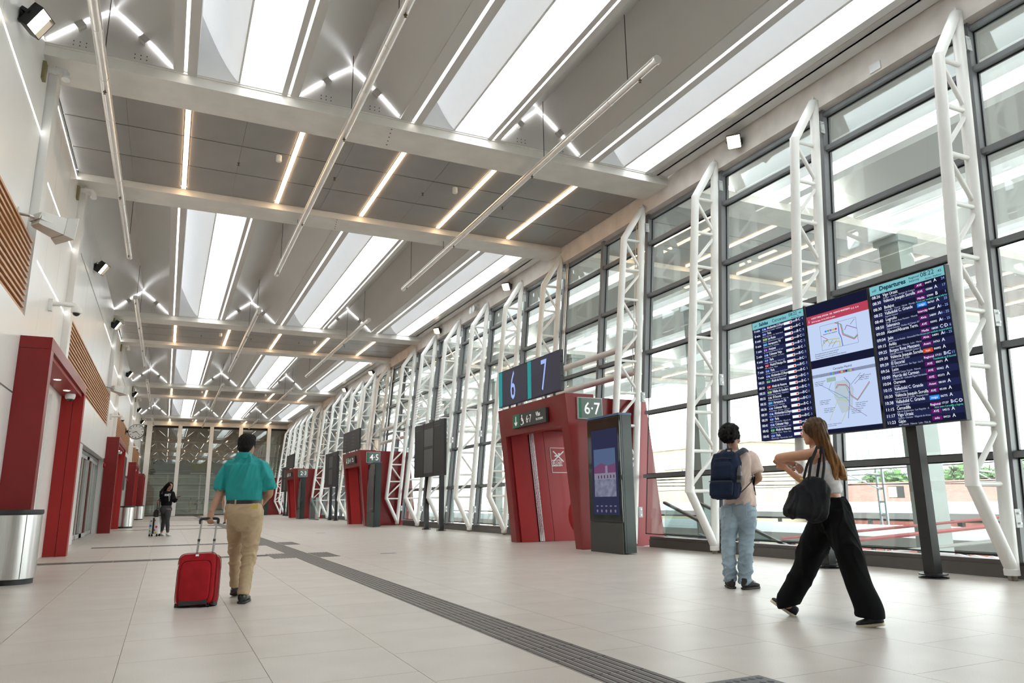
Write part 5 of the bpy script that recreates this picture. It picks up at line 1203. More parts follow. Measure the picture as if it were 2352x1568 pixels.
# ------------------------------------------------------------------ young man with backpack looking up at the board
def guy():
    d = 8.55
    K = lambda u, v, dd=0.: J(u, v, d+dd)
    t = thing('person', 'curly-haired man in beige T-shirt and pale jeans looking up at the board', 'person', (6.03, 6.7, 0))
    Fd = (RTH*.62+FWH*.78).normalized(); Rr = Fd.cross(Z).normalized()      # faces away to the right
    neck = K(1685, 1031); chest = K(1696, 1080, .0); waist = K(1700, 1146, .0); hipc = K(1698, 1166, .0)
    sC = K(1692, 1050, .0); sL, sR = sC-Rr*.185, sC+Rr*.185
    b = MB(); W, F = Rr, Fd
    trunk(b, [(hipc-Z*.08, W, F, .10, .08), (hipc, W, F, .15, .09), (waist, W, F, .13, .085), (chest-RTH*.03, W, F, .135, .09), (sC-Z*.02, W, F, .13, .065), (neck, W, F, .056, .055)])
    hd = K(1680, 1000.5, .02); Fl = (Fd*.62+RTH*.50+Z*.42).normalized()
    limb(b, [(neck-Z*.06, .062), (neck+Z*.02, .056), (hd-Z*.05-Fd*.01, .058)])
    P, ax = head(b, hd, Fl, Rr-FWH*.4, .98)
    eR, wR = K(1743, 1096, -.10), K(1735, 1108, .08); eL, wL = sL-Rr*.07+Fd*.02-Z*.30, sL+Fd*.22-Z*.36+Rr*.10
    sRj = K(1724, 1053, -.05)
    limb(b, [(sRj, .052), (shin(sRj, eR), .048), (eR, .040), (shin(eR, wR), .036), (wR, .027)]); limb(b, [(sL, .052), (shin(sL, eL), .048), (eL, .040), (wL, .028)])
    hand(b, wR, Fd*.4-RTH*.8-Z*.15, -Z*.5-Fd*.4, .7, .98, -1, .7); hand(b, wL, Rr*.7+Fd*.3, -Fd, .6, .95, 1)
    hL, kL, aL = K(1677, 1172, .0), K(1673, 1250, .02), K(1677, 1326, .03); hR, kR, aR = K(1717, 1174, -.02), K(1714, 1254, -.03), K(1711, 1330, -.06)
    for a_, k_, c_ in ((hL, kL, aL), (hR, kR, aR)): limb(b, [(a_, .075), (k_, .052), (c_, .038)])
    fuse(b, 'body', SKIN2, t, .0085, 2); eyes(P, ax, t, .98)
    # tight curls all over
    h = MB(); M = Matrix(ax).transposed(); R_, Fh, U = ax
    h.ell(hd+U*.035-Fh*.022, .098, .106, .104, 18, 10, M); h.ell(hd-U*.02-Fh*.055, .080, .058, .060, 14, 8, M)
    rg = random.Random(3)
    for i in range(320):
        v = Vector((rg.gauss(0, 1), rg.gauss(0, 1), rg.gauss(0, 1))).normalized()
        if v.y > .45 and v.z < .35: continue
        if v.z < -.62: continue
        p = hd+U*.03-Fh*.02+M @ Vector((v.x*.110, v.y*.116, v.z*.118)); r_ = .014+.012*rg.random(); h.ell(p, r_, r_, r_, 7, 5)
    fuse(h, 'curly_hair', HAIRK, t, .0065, 1)
    # t-shirt
    BE = mat('beige pink cotton', (.68, .53, .46), .8, var=.05, vscale=5, bump=.12, bscale=250)
    s = MB()
    hem = K(1704, 1158, -.0)
    off = -RTH*.035
    trunk(s, [(hem-Z*.02+off*.4, W, F, .182, .135), (waist+Z*.06+off*.5, W, F, .178, .130), (shin(waist, chest)+off, W, F, .178, .128), (chest+off, W, F, .180, .125), (chest+Z*.09+off*.6, W, F, .185, .110), (sC+Z*.03, W, F, .150, .080), (neck-Z*.01, W, F, .074, .066)])
    for sh, el, q in ((sRj, eR, 1), (sL, eL, -1)):
        limb(s, [(sh-Rr*q*.06+Z*.012, .075), (sh, .078), (sh.lerp(el, .45), .078), (sh.lerp(el, .74), .080)], 16)
    fuse(s, 't_shirt', BE, t, .009, 2, folds(9, .011, Z*.8+RTH*.5, 2., .3))
    DN = mat('pale washed denim', (.30, .39, .46), .85, var=.20, vscale=4, bump=.25, bscale=240)
    tr = MB()
    trunk(tr, [(waist-Z*.02, W, F, .168, .122), (hipc, W, F, .186, .136), (hipc-Z*.07, W, F, .180, .132), (hipc-Z*.15, W, F, .11, .09), (hipc-Z*.20, W, F, .06, .05)])
    limb(tr, [(hL+Z*.04, .094), (hL.lerp(kL, .2), .100), (hL.lerp(kL, .5), .090), (kL, .078), (kL.lerp(aL, .6), .073), (aL-Z*.01, .066), (aL-Z*.035, .068)], 18); limb(tr, [(hR+Z*.04, .096), (hR.lerp(kR, .2), .102), (hR.lerp(kR, .5), .092), (kR, .080), (kR.lerp(aR, .6), .075), (aR-Z*.01, .068), (aR-Z*.035, .070)], 18)
    jf0 = folds(13, .010, RTH+Z*.4, 1.3, .3)
    def jf(p): return jf0(p)*(1.5 if p.z < .3 else .8)
    to = fuse(tr, 'jeans', DN, t, .009, 6, jf)
    for s_ in (-1, 1):
        q = hipc-Z*.035+Rr*.085*s_-Fd*.150; MB().obox(q, Rr*.058, Fd*.004, Z*.062).build('back_pocket', DN, t)
    SHM = mat('black suede sneaker', (.016, .015, .015), .7, bump=.2, bscale=200)
    for heel, toe in ((Vector((aR.x-.06, aR.y-.03, 0)), Vector((aR.x+.205, aR.y+.02, 0))), (Vector((aL.x-.03, aL.y-.06, 0)), Vector((aL.x+.12, aL.y+.17, 0)))):
        u_, so = MB(), MB(); shoe(u_, so, heel, toe, Z, .050, .095, .03); o = fuse(u_, 'sneaker', SHM, t, .009, 2); so.build('sole', mat('dark brown sole', (.05, .035, .03), .7) if 'dark brown sole' not in bpy.data.materials else bpy.data.materials['dark brown sole'], o, smooth=True)
        D = (toe-heel).normalized(); sd = D.cross(Z)
        lc = MB()
        for i in range(5):
            p = heel+D*(.11+.022*i)+Z*(.105-.008*i); lc.tube([p-sd*.022, p+Z*.006, p+sd*.022], .0032, 5)
        lc.build('laces', BLACKP, o)
    # phone in the hand
    ph = thing('phone', 'black phone held by the man in the beige T-shirt', 'phone', (wR.x, wR.y, wR.z)); q = K(1729, 1097, -.02)
    MB().obox(q, RTH*.020+FWH*.03, FWH*.005-RTH*.003, Z*.075+RTH*.012).build('case', BLACKP, ph)
    # backpack
    bp = thing('backpack', 'navy blue backpack worn by the curly-haired man', 'backpack', (5.9, 6.5, 1.0))
    NV = mat('navy nylon', (.012, .019, .042), .8, spec=.15, var=.2, vscale=8, bump=.3, bscale=200); NV2 = mat('darker navy nylon', (.009, .012, .024), .55)
    bc = chest-Fd*.235-Rr*.060-Z*.055; BU = (Z*.97+Fd*.12+Rr*.06).normalized(); BN = -Fd
    m_ = MB(); m_.rings([oring(bc+BU*z, Rr, BN, a, b_, 3.4, 28) for z, a, b_ in ((-.27, .10, .07), (-.255, .152, .105), (-.15, .165, .118), (0, .165, .118), (.14, .158, .108), (.235, .132, .085), (.262, .08, .045))])
    fuse(m_, 'main_bag', NV, bp, .010, 2, folds(9, .010, Z+RTH*.4, .7, .4))
    q = MB(); q.rings([oring(bc+BN*.118+BU*z, Rr, BN, a, b_, 3.2, 22) for z, a, b_ in ((-.245, .10, .018), (-.23, .135, .036), (-.10, .140, .036), (-.075, .128, .018))]); fuse(q, 'front_pocket', NV, bp, .009, 3)
    q = MB(); q.rings([oring(bc+BN*.100+BU*z, Rr, BN, a, b_, 3.2, 22) for z, a, b_ in ((-.06, .13, .03), (-.03, .135, .042), (.10, .12, .04), (.15, .10, .02))]); fuse(q, 'upper_pocket', NV, bp, .010, 3)
    z_ = MB()
    z_.tube([bc+BN*.15-Rr*.135-BU*.075, bc+BN*.165-BU*.07, bc+BN*.15+Rr*.135-BU*.075], .006, 6); z_.tube([bc+BN*.10-Rr*.10+BU*.18, bc+BN*.12+BU*.19, bc+BN*.10+Rr*.10+BU*.18], .005, 6); z_.build('zips', NV2, bp)
    z_ = MB(); z_.tube([bc+BU*.25-Rr*.04-BN*.05, bc+BU*.30-Rr*.03-BN*.06, bc+BU*.30+Rr*.03-BN*.06, bc+BU*.25+Rr*.04-BN*.05], .011, 8); z_.build('grab_handle', NV2, bp, smooth=True)
    for sd in (-1, 1):
        so = sC+Rr*.115*sd
        p_ = [bc+BU*.22+Rr*.09*sd-BN*.04, so+Z*.065-Fd*.10, so+Z*.085, so+Z*.05+Fd*.09, so-Z*.10+Fd*.15+Rr*.02*sd]
        q = MB(); C_ = cr([(x,) for x in p_], 5); q.tube([c[0] for c in C_], .034, 8, ry=.009, up=tuple(Fd)); q.build('shoulder_strap', NV2, bp, smooth=True)
    q = MB(); C_ = cr([(x,) for x in (bc-BU*.23+Rr*.14-BN*.03, bc-BU*.10+Rr*.24-BN*.12, sRj-Z*.22+Fd*.10-Rr*.02)], 5); q.tube([c[0] for c in C_], .016, 6, ry=.005); q.build('side_strap', BLACKP, bp, smooth=True)
    q = MB(); q.tube([sRj-Z*.20+Fd*.08, sRj-Z*.30+Fd*.03, sRj-Z*.42-Fd*.0+Rr*.02], .010, 6, ry=.003); q.build('loose_strap', BLACKP, bp)
    wb = thing('water_bottle', 'small grey bottle in the side pocket of the navy backpack', 'bottle', tuple(bc+Rr*.16)); bb_ = bc+Rr*.175+BN*.045-BU*.09
    q = MB(); q.rings([oring(bb_+BU*z, Rr, BN, a, a, 2, 16) for z, a in ((0, .030), (.01, .034), (.10, .034), (.12, .028), (.125, .030), (.165, .030), (.17, .018), (.19, .016))]); q.build('flask', mat('smoky bottle', (.10, .10, .11), .25), wb, smooth=True)
    q = MB(); q.rings([oring(bb_+BU*z, Rr, BN, .036, .036, 2, 16) for z in (.03, .075)]); q.build('band', BLACKP, wb)
guy()

# ------------------------------------------------------------------ woman striding left with black tote
def woman():
    d = 6.28
    K = lambda u, v, dd=0.: J(u, v, d+dd)
    t = thing('person', 'long-haired woman in white tank top and wide black trousers striding left', 'person', (5.0, 4.6, 0))
    Fd = (-RTH*.93+FWH*.37).normalized(); Lf = Z.cross(Fd).normalized()     # her left side is towards the camera
    neck = K(1876, 1024); sC = K(1878, 1040); chest = K(1886, 1072); waist = K(1907, 1136); hipc = K(1912, 1166)
    sN = sC+Lf*.155-Z*.01; sF = sC-Lf*.155-Z*.02
    eN, wN = K(1788, 1052, -.10), K(1822, 1065, .02)
    hd = K(1869, 990); Fh0 = (Fd*.97-Z*.10-Lf*.05).normalized()
    b = MB(); W, F = Lf, Fd
    trunk(b, [(hipc-Z*.09, W, F, .09, .07), (hipc, W, F, .125, .085), (waist, W, F, .112, .080), (chest-Z*.02, W, F, .140, .108), (sC, W, F, .140, .070), (neck, W, F, .050, .050)])
    limb(b, [(neck-Z*.05, .052), (neck+Z*.03, .046), (hd-Z*.05-Fd*.01, .048)])
    P, ax = head(b, hd, Fh0, -Lf, .93)
    limb(b, [(sN+Lf*.0, .050), (sN.lerp(eN, .5), .044), (eN, .037), (eN.lerp(wN, .5), .032), (wN, .023)])
    hand(b, wN, K(1842, 1078, .10)-wN, -Z*.6-Fd*.2, .45, .92, -1, .6)
    eF, wF = sF+Fd*.10-Z*.22, sF+Fd*.27-Z*.10
    limb(b, [(sF, .046), (eF, .036), (wF, .024)]); hand(b, wF, Fd*.5+Z*.5, Lf, .5, .9, 1)
    hF, kF, aF = K(1898, 1176, .08), K(1862, 1276, .20), K(1812, 1384, .30); hB, kB, aB = K(1922, 1176, -.08), K(1950, 1280, -.20), K(1996, 1406, -.26)
    limb(b, [(hF, .068), (kF, .052), (aF, .036)]); limb(b, [(hB, .068), (kB, .052), (aB, .036)])
    # bare ankles and feet inside the shoes
    fH, fT = J(1824, 1418, d+.33), J(1769, 1380, d+.42); bH, bT = J(2032, 1436, d-.30), J(1968, 1441, d-.20)
    limb(b, [(aF, .035), (fH.lerp(fT, .25)+Z*.06, .035), (fH.lerp(fT, .6)+Z*.03, .028)]); limb(b, [(aB, .035), (bH.lerp(bT, .3)+Z*.05, .034), (bH.lerp(bT, .6)+Z*.03, .028)])
    fuse(b, 'body', SKIN3, t, .008, 2); eyes(P, ax, t, .93)
    # hair: long, falling behind to the lower back
    HB = mat('brown to blond hair', (.120, .054, .016), .5, spec=.2, var=.45, vscale=1, bump=.5, bscale=90, aniso=(70, 70, 2.2))
    nt_ = HB.node_tree; bs = nt_.nodes['Principled BSDF']; tcn = nt_.nodes.new('ShaderNodeTexCoord'); sp = nt_.nodes.new('ShaderNodeSeparateXYZ'); rp = nt_.nodes.new('ShaderNodeMapRange'); rp.inputs[1].default_value = 1.55; rp.inputs[2].default_value = 1.05; rp.inputs[3].default_value = .55; rp.inputs[4].default_value = 2.6
    old = bs.inputs['Base Color'].links[0].from_socket; mv = nt_.nodes.new('ShaderNodeVectorMath'); mv.operation = 'SCALE'; nt_.links.new(tcn.outputs['Object'], sp.inputs[0]); nt_.links.new(sp.outputs[2], rp.inputs[0]); nt_.links.new(old, mv.inputs[0]); nt_.links.new(rp.outputs[0], mv.inputs[3]); nt_.links.new(mv.outputs[0], bs.inputs['Base Color'])
    h = MB(); M = Matrix(ax).transposed(); R_, Fh, U = ax
    h.ell(hd+U*.026-Fh*.018, .092, .100, .096, 20, 12, M)
    for i in range(22):
        a = (i-10.5)/10.5; lat = Lf*(.085*math.sin(a*1.5)); back = -Fd*(.055+.045*math.cos(a*1.5))
        jx = .010*math.sin(i*2.3)
        p0 = hd+U*.05+lat*.8-Fh*(.02+.05*math.cos(a)); p1 = hd-U*.03+lat*1.15+back*.75; p2 = K(1899, 1028, -.02)+lat*1.35-Fd*jx; p3 = K(1919+8*math.sin(i*1.7), 1066, -.03)+lat*1.4; p4 = K(1931+13*math.sin(i*1.7), 1099+4*math.cos(i*2.1), -.03)+lat*1.25
        limb(h, [(p0, .030), (p1, .036), (p2, .034), (p3, .032), (p4, .012)], 8, 4)
    for i in range(7):      # locks over the near ear and cheek
        f_ = i/6; limb(h, [(hd+U*.06+Lf*.062+Fh*(.055-.10*f_), .022), (hd+U*.0+Lf*.080+Fh*(.052-.11*f_), .024), (hd-U*.07+Lf*.080-Fd*(.0+.09*f_), .026), (K(1888+12*f_, 1040)+Lf*.10, .024), (K(1906+10*f_, 1072+4*f_)+Lf*.09, .010)], 8, 4)
    fuse(h, 'long_hair', HB, t, .0075, 2, lambda p: .003*math.sin((p.x*RTH.x+p.y*RTH.y)*190+p.z*22))
    g_ = MB()
    gp = P(.030, .095, .004); g_.tube([P(.05, .095, .02), P(.012, .098, .02), P(.010, .098, -.014), P(.045, .097, -.016), P(.05, .095, .02)], .003, 6); g_.tube([P(-.05, .095, .02), P(-.012, .098, .02), P(-.010, .098, -.014), P(-.045, .097, -.016), P(-.05, .095, .02)], .003, 6); g_.tube([P(-.05, .095, .015), P(-.072, .0, .012)], .003, 6); g_.tube([P(.05, .095, .015), P(.072, .0, .012)], .003, 6)
    g_.build('spectacles', WHITEP, t)
    # tank top
    TK = mat('white ribbed cotton', (.70, .67, .68), .8, var=.04, vscale=6, bump=.2, bscale=220)
    s = MB()
    trunk(s, [(waist+Z*.015, W, F, .126, .094), (waist+Z*.08, W, F, .128, .096), (chest-Z*.04, W, F, .146, .112), (chest+Z*.0, W, F, .148, .115), (chest+Z*.055, W, F, .135, .090), (chest+Z*.075, W, F, .11, .06)])
    for sd in (1, -1): limb(s, [(chest+Z*.03+Lf*.085*sd+Fd*.07, .020), (sC+Lf*.085*sd+Z*.052, .016), (chest+Z*.03+Lf*.085*sd-Fd*.085, .020)], 8, 4)
    fuse(s, 'tank_top', TK, t, .0085, 2, folds(14, .006, RTH+Z*.3, .3, .3))
    # wide trousers
    BT_ = mat('black flowing cloth', (.007, .007, .0075), .9, spec=.1, var=.2, vscale=5, bump=.15, bscale=120)
    tr = MB()
    trunk(tr, [(waist-Z*.03, W, F, .128, .10), (waist-Z*.06, W, F, .142, .112), (hipc, W, F, .170, .125), (hipc-Z*.10, W, F, .172, .135), (hipc-Z*.19, W, F, .12, .11)])
    limb(tr, [(hF-Z*.02, .108), (hF.lerp(kF, .5), .112), (kF, .108), (kF.lerp(aF, .5), .098), (aF+Z*.03, .096), (aF-Z*.03, .098)], 20); limb(tr, [(hB-Z*.02, .108), (hB.lerp(kB, .5), .104), (kB, .100), (kB.lerp(aB, .5), .100), (aB+Z*.04, .108), (aB-Z*.035, .112)], 20)
    fuse(tr, 'wide_trousers', BT_, t, .010, 2, lambda p, f_=folds(7, .018, Z-RTH*.25, .5, .22): f_(p)*min(1, max(.15, (p.z-.15)*2.2)))
    # shoes with pale soles
    SL = mat('cream rubber sole', (.66, .56, .40), .6); SU = mat('navy black canvas', (.014, .015, .022), .7)
    for heel, toe in ((fH, fT), (bH, bT)):
        D = (toe-heel).normalized(); upv = Lf.cross(D); upv = upv if upv.z > 0 else -upv
        u_, so = MB(), MB(); shoe(u_, so, heel, toe, upv, .045, .075); o = fuse(u_, 'slip_on_shoe', SU, t, .009, 2); so.build('sole', SL, o, smooth=True)
    MB().tube([wN-(wN-eN).normalized()*.012, wN+(wN-eN).normalized()*.012], .030, 14).build('watch', mat('silver watch', (.6, .6, .6), .25, metal=1), t, smooth=True)
    # tote
    tb = thing('tote_bag', 'large slouchy black tote bag on the striding woman\'s shoulder', 'bag', tuple(K(1850, 1140, -.25)))
    TM = mat('black nylon tote', (.009, .009, .011), .7, spec=.2, var=.2, vscale=6, bump=.3, bscale=60)
    q = MB(); dd = -.26; Wt = (RTH*.96-FWH*.25).normalized(); Nt = FWH
    rings = []
    for (ul, ur, v, th) in ((1846, 1876, 1098, .03), (1842, 1890, 1103, .05), (1828, 1903, 1120, .07), (1812, 1905, 1145, .085), (1799, 1902, 1168, .09), (1803, 1896, 1180, .08), (1840, 1888, 1192, .045)):
        a_, b_ = K(ul, v, dd), K(ur, v+(ur-ul)*.10, dd); rings.append(oring(shin(a_, b_), (b_-a_).normalized(), Nt, (b_-a_).length/2, th, 2.8, 26))
    q.rings(rings); fuse(q, 'bag_body', TM, tb, .010, 3, folds(7, .020, Z+RTH*.3, 1.1, .35))
    shp = sN+Z*.055
    for (u0, v0, u1, v1, off) in ((1846, 1100, 1858, 1100, -.035), (1875, 1106, 1888, 1108, .03)):
        st = MB(); C_ = cr([(x,) for x in (K(u0, v0, dd+.03), shin(K(u0, v0, dd+.03), shp)+RTH*(off*.6), shp+RTH*off*.6-Fd*.02, shin(K(u1, v1, dd-.05), shp)+RTH*(off*.8)-FWH*.03, K(u1, v1, dd-.05))], 6); st.tube([c[0] for c in C_], .013, 6, ry=.005); st.build('strap', TM, tb, smooth=True)
    MB().obox(K(1841, 1099, dd-.06), RTH*.012, FWH*.002, Z*.006).build('yellow_tag', mat('lime tag', (.55, .75, .05), .5), tb)
woman()

# ------------------------------------------------------------------ girl with phone and sticker case
def girl():
    d = 24.0
    K = lambda u, v, dd=0.: J(u, v, d+dd)
    t = thing('person', 'dark-haired woman in black jacket and grey leggings looking at her phone', 'person', (.1, 26.5, 0))
    Fd = (RTH*.80-FWH*.60).normalized(); Lf = Z.cross(Fd).normalized()
    neck = K(386.5, 1127); sC = K(384.5, 1132); chest = K(384, 1141); waist = K(382.5, 1157); hipc = K(381.5, 1166)
    hd = K(390.5, 1115.5); Fh0 = (Fd-Z*.42).normalized()
    b = MB(); W, F = Lf, Fd
    trunk(b, [(hipc-Z*.09, W, F, .09, .07), (hipc, W, F, .13, .09), (waist, W, F, .11, .08), (chest, W, F, .12, .09), (sC, W, F, .12, .065), (neck, W, F, .052, .052)])
    limb(b, [(neck-Z*.05, .054), (neck+Z*.03, .048), (hd-Z*.05, .05)]); P, ax = head(b, hd, Fh0, -Lf, .95)
    sR, sL = sC-Lf*.16, sC+Lf*.16
    eA, wA = K(371.5, 1147, .10), K(366, 1148.5, -.05); eB, wB = K(401, 1150, -.2), K(406.5, 1142.5, -.25)
    limb(b, [(sR, .048), (eA, .038), (wA, .026)]); limb(b, [(sL, .048), (eB, .038), (wB, .026)])
    hand(b, wA, -RTH*.3-Z*.6-FWH*.3, FWH, .8, .95, 1); hand(b, wB, RTH*.9+Z*.2, Z*.8-RTH*.2, .4, .95, 1)
    l1 = (K(377, 1169, .05), K(376, 1196, .08), K(371, 1222, .20)); l2 = (K(386, 1169, -.05), K(384.5, 1195, -.10), K(385, 1223, -.08))
    for a_, k_, c_ in (l1, l2): limb(b, [(a_, .085), (k_, .055), (c_, .038)])
    fuse(b, 'body', SKIN2, t, .009, 2); eyes(P, ax, t, .95)
    h = MB(); M = Matrix(ax).transposed(); R_, Fh, U = ax
    h.ell(hd+U*.025-Fh*.025, .10, .112, .10, 16, 10, M)
    for i in range(14):
        a = (i-6.5)/6.5; lat = Lf*(.12*math.sin(a*1.5)); limb(h, [(hd+U*.05-Fh*.04+lat*.6, .04), (hd-Z*.05-Fd*.10+lat, .045), (neck-Fd*.15+lat*1.3-Z*.04, .05), (chest-Fd*.17+lat*1.2-Z*.02*math.sin(i*2), .02)], 8, 4)
    fuse(h, 'long_wavy_hair', HAIRK, t, .010, 2, lambda p: .006*math.sin(p.z*40+p.x*60))
    JK = mat('black bomber jacket', (.008, .008, .009), .8, var=.2, spec=.1); s = MB()
    trunk(s, [(waist-Z*.05, W, F, .150, .115), (waist, W, F, .165, .13), (chest-Z*.05, W, F, .175, .14), (chest+Z*.04, W, F, .180, .13), (sC+Z*.03, W, F, .14, .085), (neck-Z*.01, W, F, .08, .075)])
    for sh, el, wr in ((sR, eA, wA), (sL, eB, wB)): limb(s, [(sh, .075), (sh.lerp(el, .5), .070), (el, .062), (el.lerp(wr, .85), .046)], 14)
    fuse(s, 'jacket', JK, t, .012, 3, folds(28, .006, Z, .2))
    MB().prism([chest+Z*.11+Fd*.125+Lf*.050, chest+Z*.11+Fd*.125-Lf*.050, waist+Z*.08+Fd*.146-Lf*.012, waist+Z*.08+Fd*.146+Lf*.012], Fd*.010).build('grey_top', mat('light grey jersey', (.25, .25, .26), .8), t, fix=True)
    PR = mat('white jacket print', (.75, .75, .74), .7)
    text('ITA', .085, chest+Fd*.150-Lf*.165+Z*.03, Lf, Z, PR, t, ext=.004, bold=.003); text('U', .085, chest+Fd*.150+Lf*.085+Z*.03, Lf, Z, PR, t, ext=.004, bold=.003)
    LG = mat('charcoal leggings', (.06, .06, .064), .8, spec=.15, var=.08); tr = MB()
    trunk(tr, [(waist-Z*.04, W, F, .135, .105), (hipc, W, F, .180, .135), (hipc-Z*.08, W, F, .185, .145), (hipc-Z*.18, W, F, .12, .11)])
    for a_, k_, c_ in (l1, l2): limb(tr, [(a_-Z*.02, .108), (a_.lerp(k_, .5), .095), (k_, .066), (k_.lerp(c_, .4), .064), (c_+Z*.02, .044)], 16)
    fuse(tr, 'leggings', LG, t, .012, 3)
    WS = mat('white trainers', (.72, .71, .69), .6)
    for c_ in (l1[2], l2[2]):
        g0 = Vector((c_.x, c_.y, 0)); u_, so = MB(), MB(); shoe(u_, so, g0-Fd*.06-Lf*.0, g0+Fd*.20, Z, .050, .09); o = fuse(u_, 'trainer', WS, t, .011, 2); so.build('sole', WS, o, smooth=True)
    ph = thing('phone', 'dark phone in the hand of the woman in the black jacket', 'phone', tuple(wB)); MB().obox(K(410.5, 1140.0, -.28), RTH*.06+Z*.02, FWH*.035, (Z*.95-RTH*.3)*.006).build('case', BLACKP, ph)
    # white case with coloured blots
    cs = thing('sticker_suitcase', 'white trolley case with coloured blots beside the woman in black jacket', 'suitcase', (K(354, 1231).x, K(354, 1231).y, 0)); c0 = Vector((K(354, 1231).x, K(354, 1231).y, 0))
    WC = mat('glossy white shell', (.78, .78, .78), .3); A = Z
    q = MB(); q.rings([oring(c0+A*z, RTH, FWH, a, b_, 5, 26) for z, a, b_ in ((.07, .13, .09), (.09, .155, .115), (.55, .155, .115), (.60, .14, .10))]); q.build('shell', WC, cs, smooth=True)
    MB().obox(c0+A*.335-FWH*.118, RTH*.028, FWH*.004, A*.25).build('black_band', BLACKP, cs)
    for i, (x, z, c_, r_) in enumerate(((-.09, .33, (.03, .25, .7), .038), (.10, .30, (.75, .05, .25), .036), (.085, .12, (.65, .7, .05), .030), (-.10, .17, (.08, .5, .2), .028), (.03, .50, (.8, .15, .05), .035), (-.08, .48, (.35, .1, .5), .026), (.04, .20, (.5, .05, .25), .03))):
        pz = c0+A*z+RTH*x-FWH*.116; MB().tube([pz, pz-FWH*.004], r_, 9).build('blot', mat('blot %d' % i, c_, .4), cs)
    for sx in (-1, 1):
        for sy in (-1, 1):
            w_ = c0+RTH*.12*sx+FWH*.08*sy+Z*.03; MB().tube([w_-FWH*.012, w_+FWH*.012], .03, 12).obox(w_+Z*.035, RTH*.014, FWH*.014, Z*.02).build('wheel', BLACKP, cs)
    for sx in (-1, 1): MB().tube([c0+RTH*(.03+.035*sx)+Z*.6, K(365.5, 1149, -.06)+RTH*.03*sx-Z*.02], .013, 8).build('handle_rod', DKGREY, cs)
    MB().tube([K(365.5, 1149, -.06)-RTH*.045, K(365.5, 1149, -.06)+RTH*.045], .016, 8).build('grip', BLACKP, cs)
    sb = thing('small_black_bag', 'small black bag sitting on top of the white trolley case', 'bag', tuple(c0+Z*.6)); q = MB(); q.rings([oring(c0+A*z+RTH*.01-FWH*.03, RTH, FWH, a, b_, 2.4, 18) for z, a, b_ in ((.605, .05, .05), (.63, .075, .07), (.74, .075, .07), (.82, .05, .045), (.85, .015, .02))]); q.build('pouch', BLACKP, sb, smooth=True)
    q = MB(); q.tube([c0+A*.83+RTH*.01, c0+A*.90+RTH*.06, c0+A*.84+RTH*.12, c0+A*.72+RTH*.11], .008, 6); q.build('strap', BLACKP, sb)
girl()
# ---- a passer-by mostly hidden behind the man in teal
def passer():
    d = 38.0; K = lambda u, v, dd=0.: J(u, v, d+dd)
    t = thing('person', 'distant person in white mostly hidden behind the man in teal', 'person', tuple(J(523, 1200, d)*1.0)); t.location.z = 0
    b = MB(); c = K(523, 1165)
    g = Vector((c.x, c.y, 0)); t.location = g
    limb(b, [(g+RTH*.09+Z*.04, .05), (g+RTH*.09+Z*.48, .06), (g+RTH*.08+Z*.88, .085)]); limb(b, [(g-RTH*.09+Z*.04, .05), (g-RTH*.10+Z*.48, .06), (g-RTH*.08+Z*.88, .085)])
    trunk(b, [(g+Z*.82, RTH, FWH, .15, .10), (g+Z*1.0, RTH, FWH, .14, .10), (g+Z*1.25, RTH, FWH, .18, .12), (g+Z*1.42, RTH, FWH, .15, .08), (g+Z*1.5, RTH, FWH, .06, .06)])
    limb(b, [(g-RTH*.2+Z*1.38, .05), (g-RTH*.27+Z*1.1, .042), (g-RTH*.24+Z*.85, .03)]); limb(b, [(g+RTH*.2+Z*1.38, .05), (g+RTH*.27+Z*1.1, .042), (g+RTH*.24+Z*.85, .03)])
    hand(b, g-RTH*.24+Z*.85, -Z, RTH, .4, 1.); hand(b, g+RTH*.24+Z*.85, -Z, -RTH, .4, 1., -1)
    limb(b, [(g+Z*1.45, .055), (g+Z*1.56, .05)]); P, ax = head(b, g+Z*1.63, -FWH, -RTH, .97)
    fuse(b, 'body', SKIN3, t, .012, 2)
    s = MB(); trunk(s, [(g+Z*.55, RTH, FWH, .20, .15), (g+Z*.95, RTH, FWH, .17, .125), (g+Z*1.25, RTH, FWH, .195, .135), (g+Z*1.42, RTH, FWH, .16, .09), (g+Z*1.48, RTH, FWH, .08, .07)]); fuse(s, 'white_dress', mat('white dress', (.75, .74, .72), .8), t, .014, 2)
    h = MB(); h.ell(g+Z*1.67+FWH*.02, .09, .10, .09); h.build('hair', HAIRK, t, smooth=True)
    for sx in (-1, 1):
        u_, so = MB(), MB(); f0 = g+RTH*.09*sx; shoe(u_, so, f0+FWH*.05, f0-FWH*.2); o = fuse(u_, 'shoe', BLACKP, t, .014, 1); so.build('sole', BLACKP, o)
passer()
# ================================================================== outside
GROUND = mat('pale track ballast', (.42, .40, .375), .9, var=.25, vscale=1.5)
FARW = mat('far white render', (.46, .455, .44), .8, var=.04); CREAM = mat('far cream render', (.42, .36, .25), .8, var=.05)
BRICK = mat('red tiled roof', (.22, .075, .055), .8, var=.2, vscale=2); FWIN = mat('far window glass', (.28, .34, .36), .15)
CORR = mat('pale corrugated sheet', (.30, .335, .35), .45, var=.06); CWHITE = mat('white canopy edge', (.55, .55, .54), .5)
COLG = mat('pale green grey column', (.30, .345, .325), .5, var=.02)
DARKU = mat('dark platform steel', (.07, .065, .065), .7, var=.3, vscale=2)  # dark mottled tone for canopy undersides, posts and the train body
struct('ground', MB().box(11.2, 400, -250, 420, -7.3, -7.0), GROUND)
struct('ground_bed', MB().box(-60, 11.2, -120, YBACK-.25, -.5, -.05).box(-60, 11.2, YEND+.3, 300, -.5, -.05), GROUND)
struct('floor_edge', MB().box(9.65, 11.2, YBACK, YEND+14, -7.3, -.05), SILL)

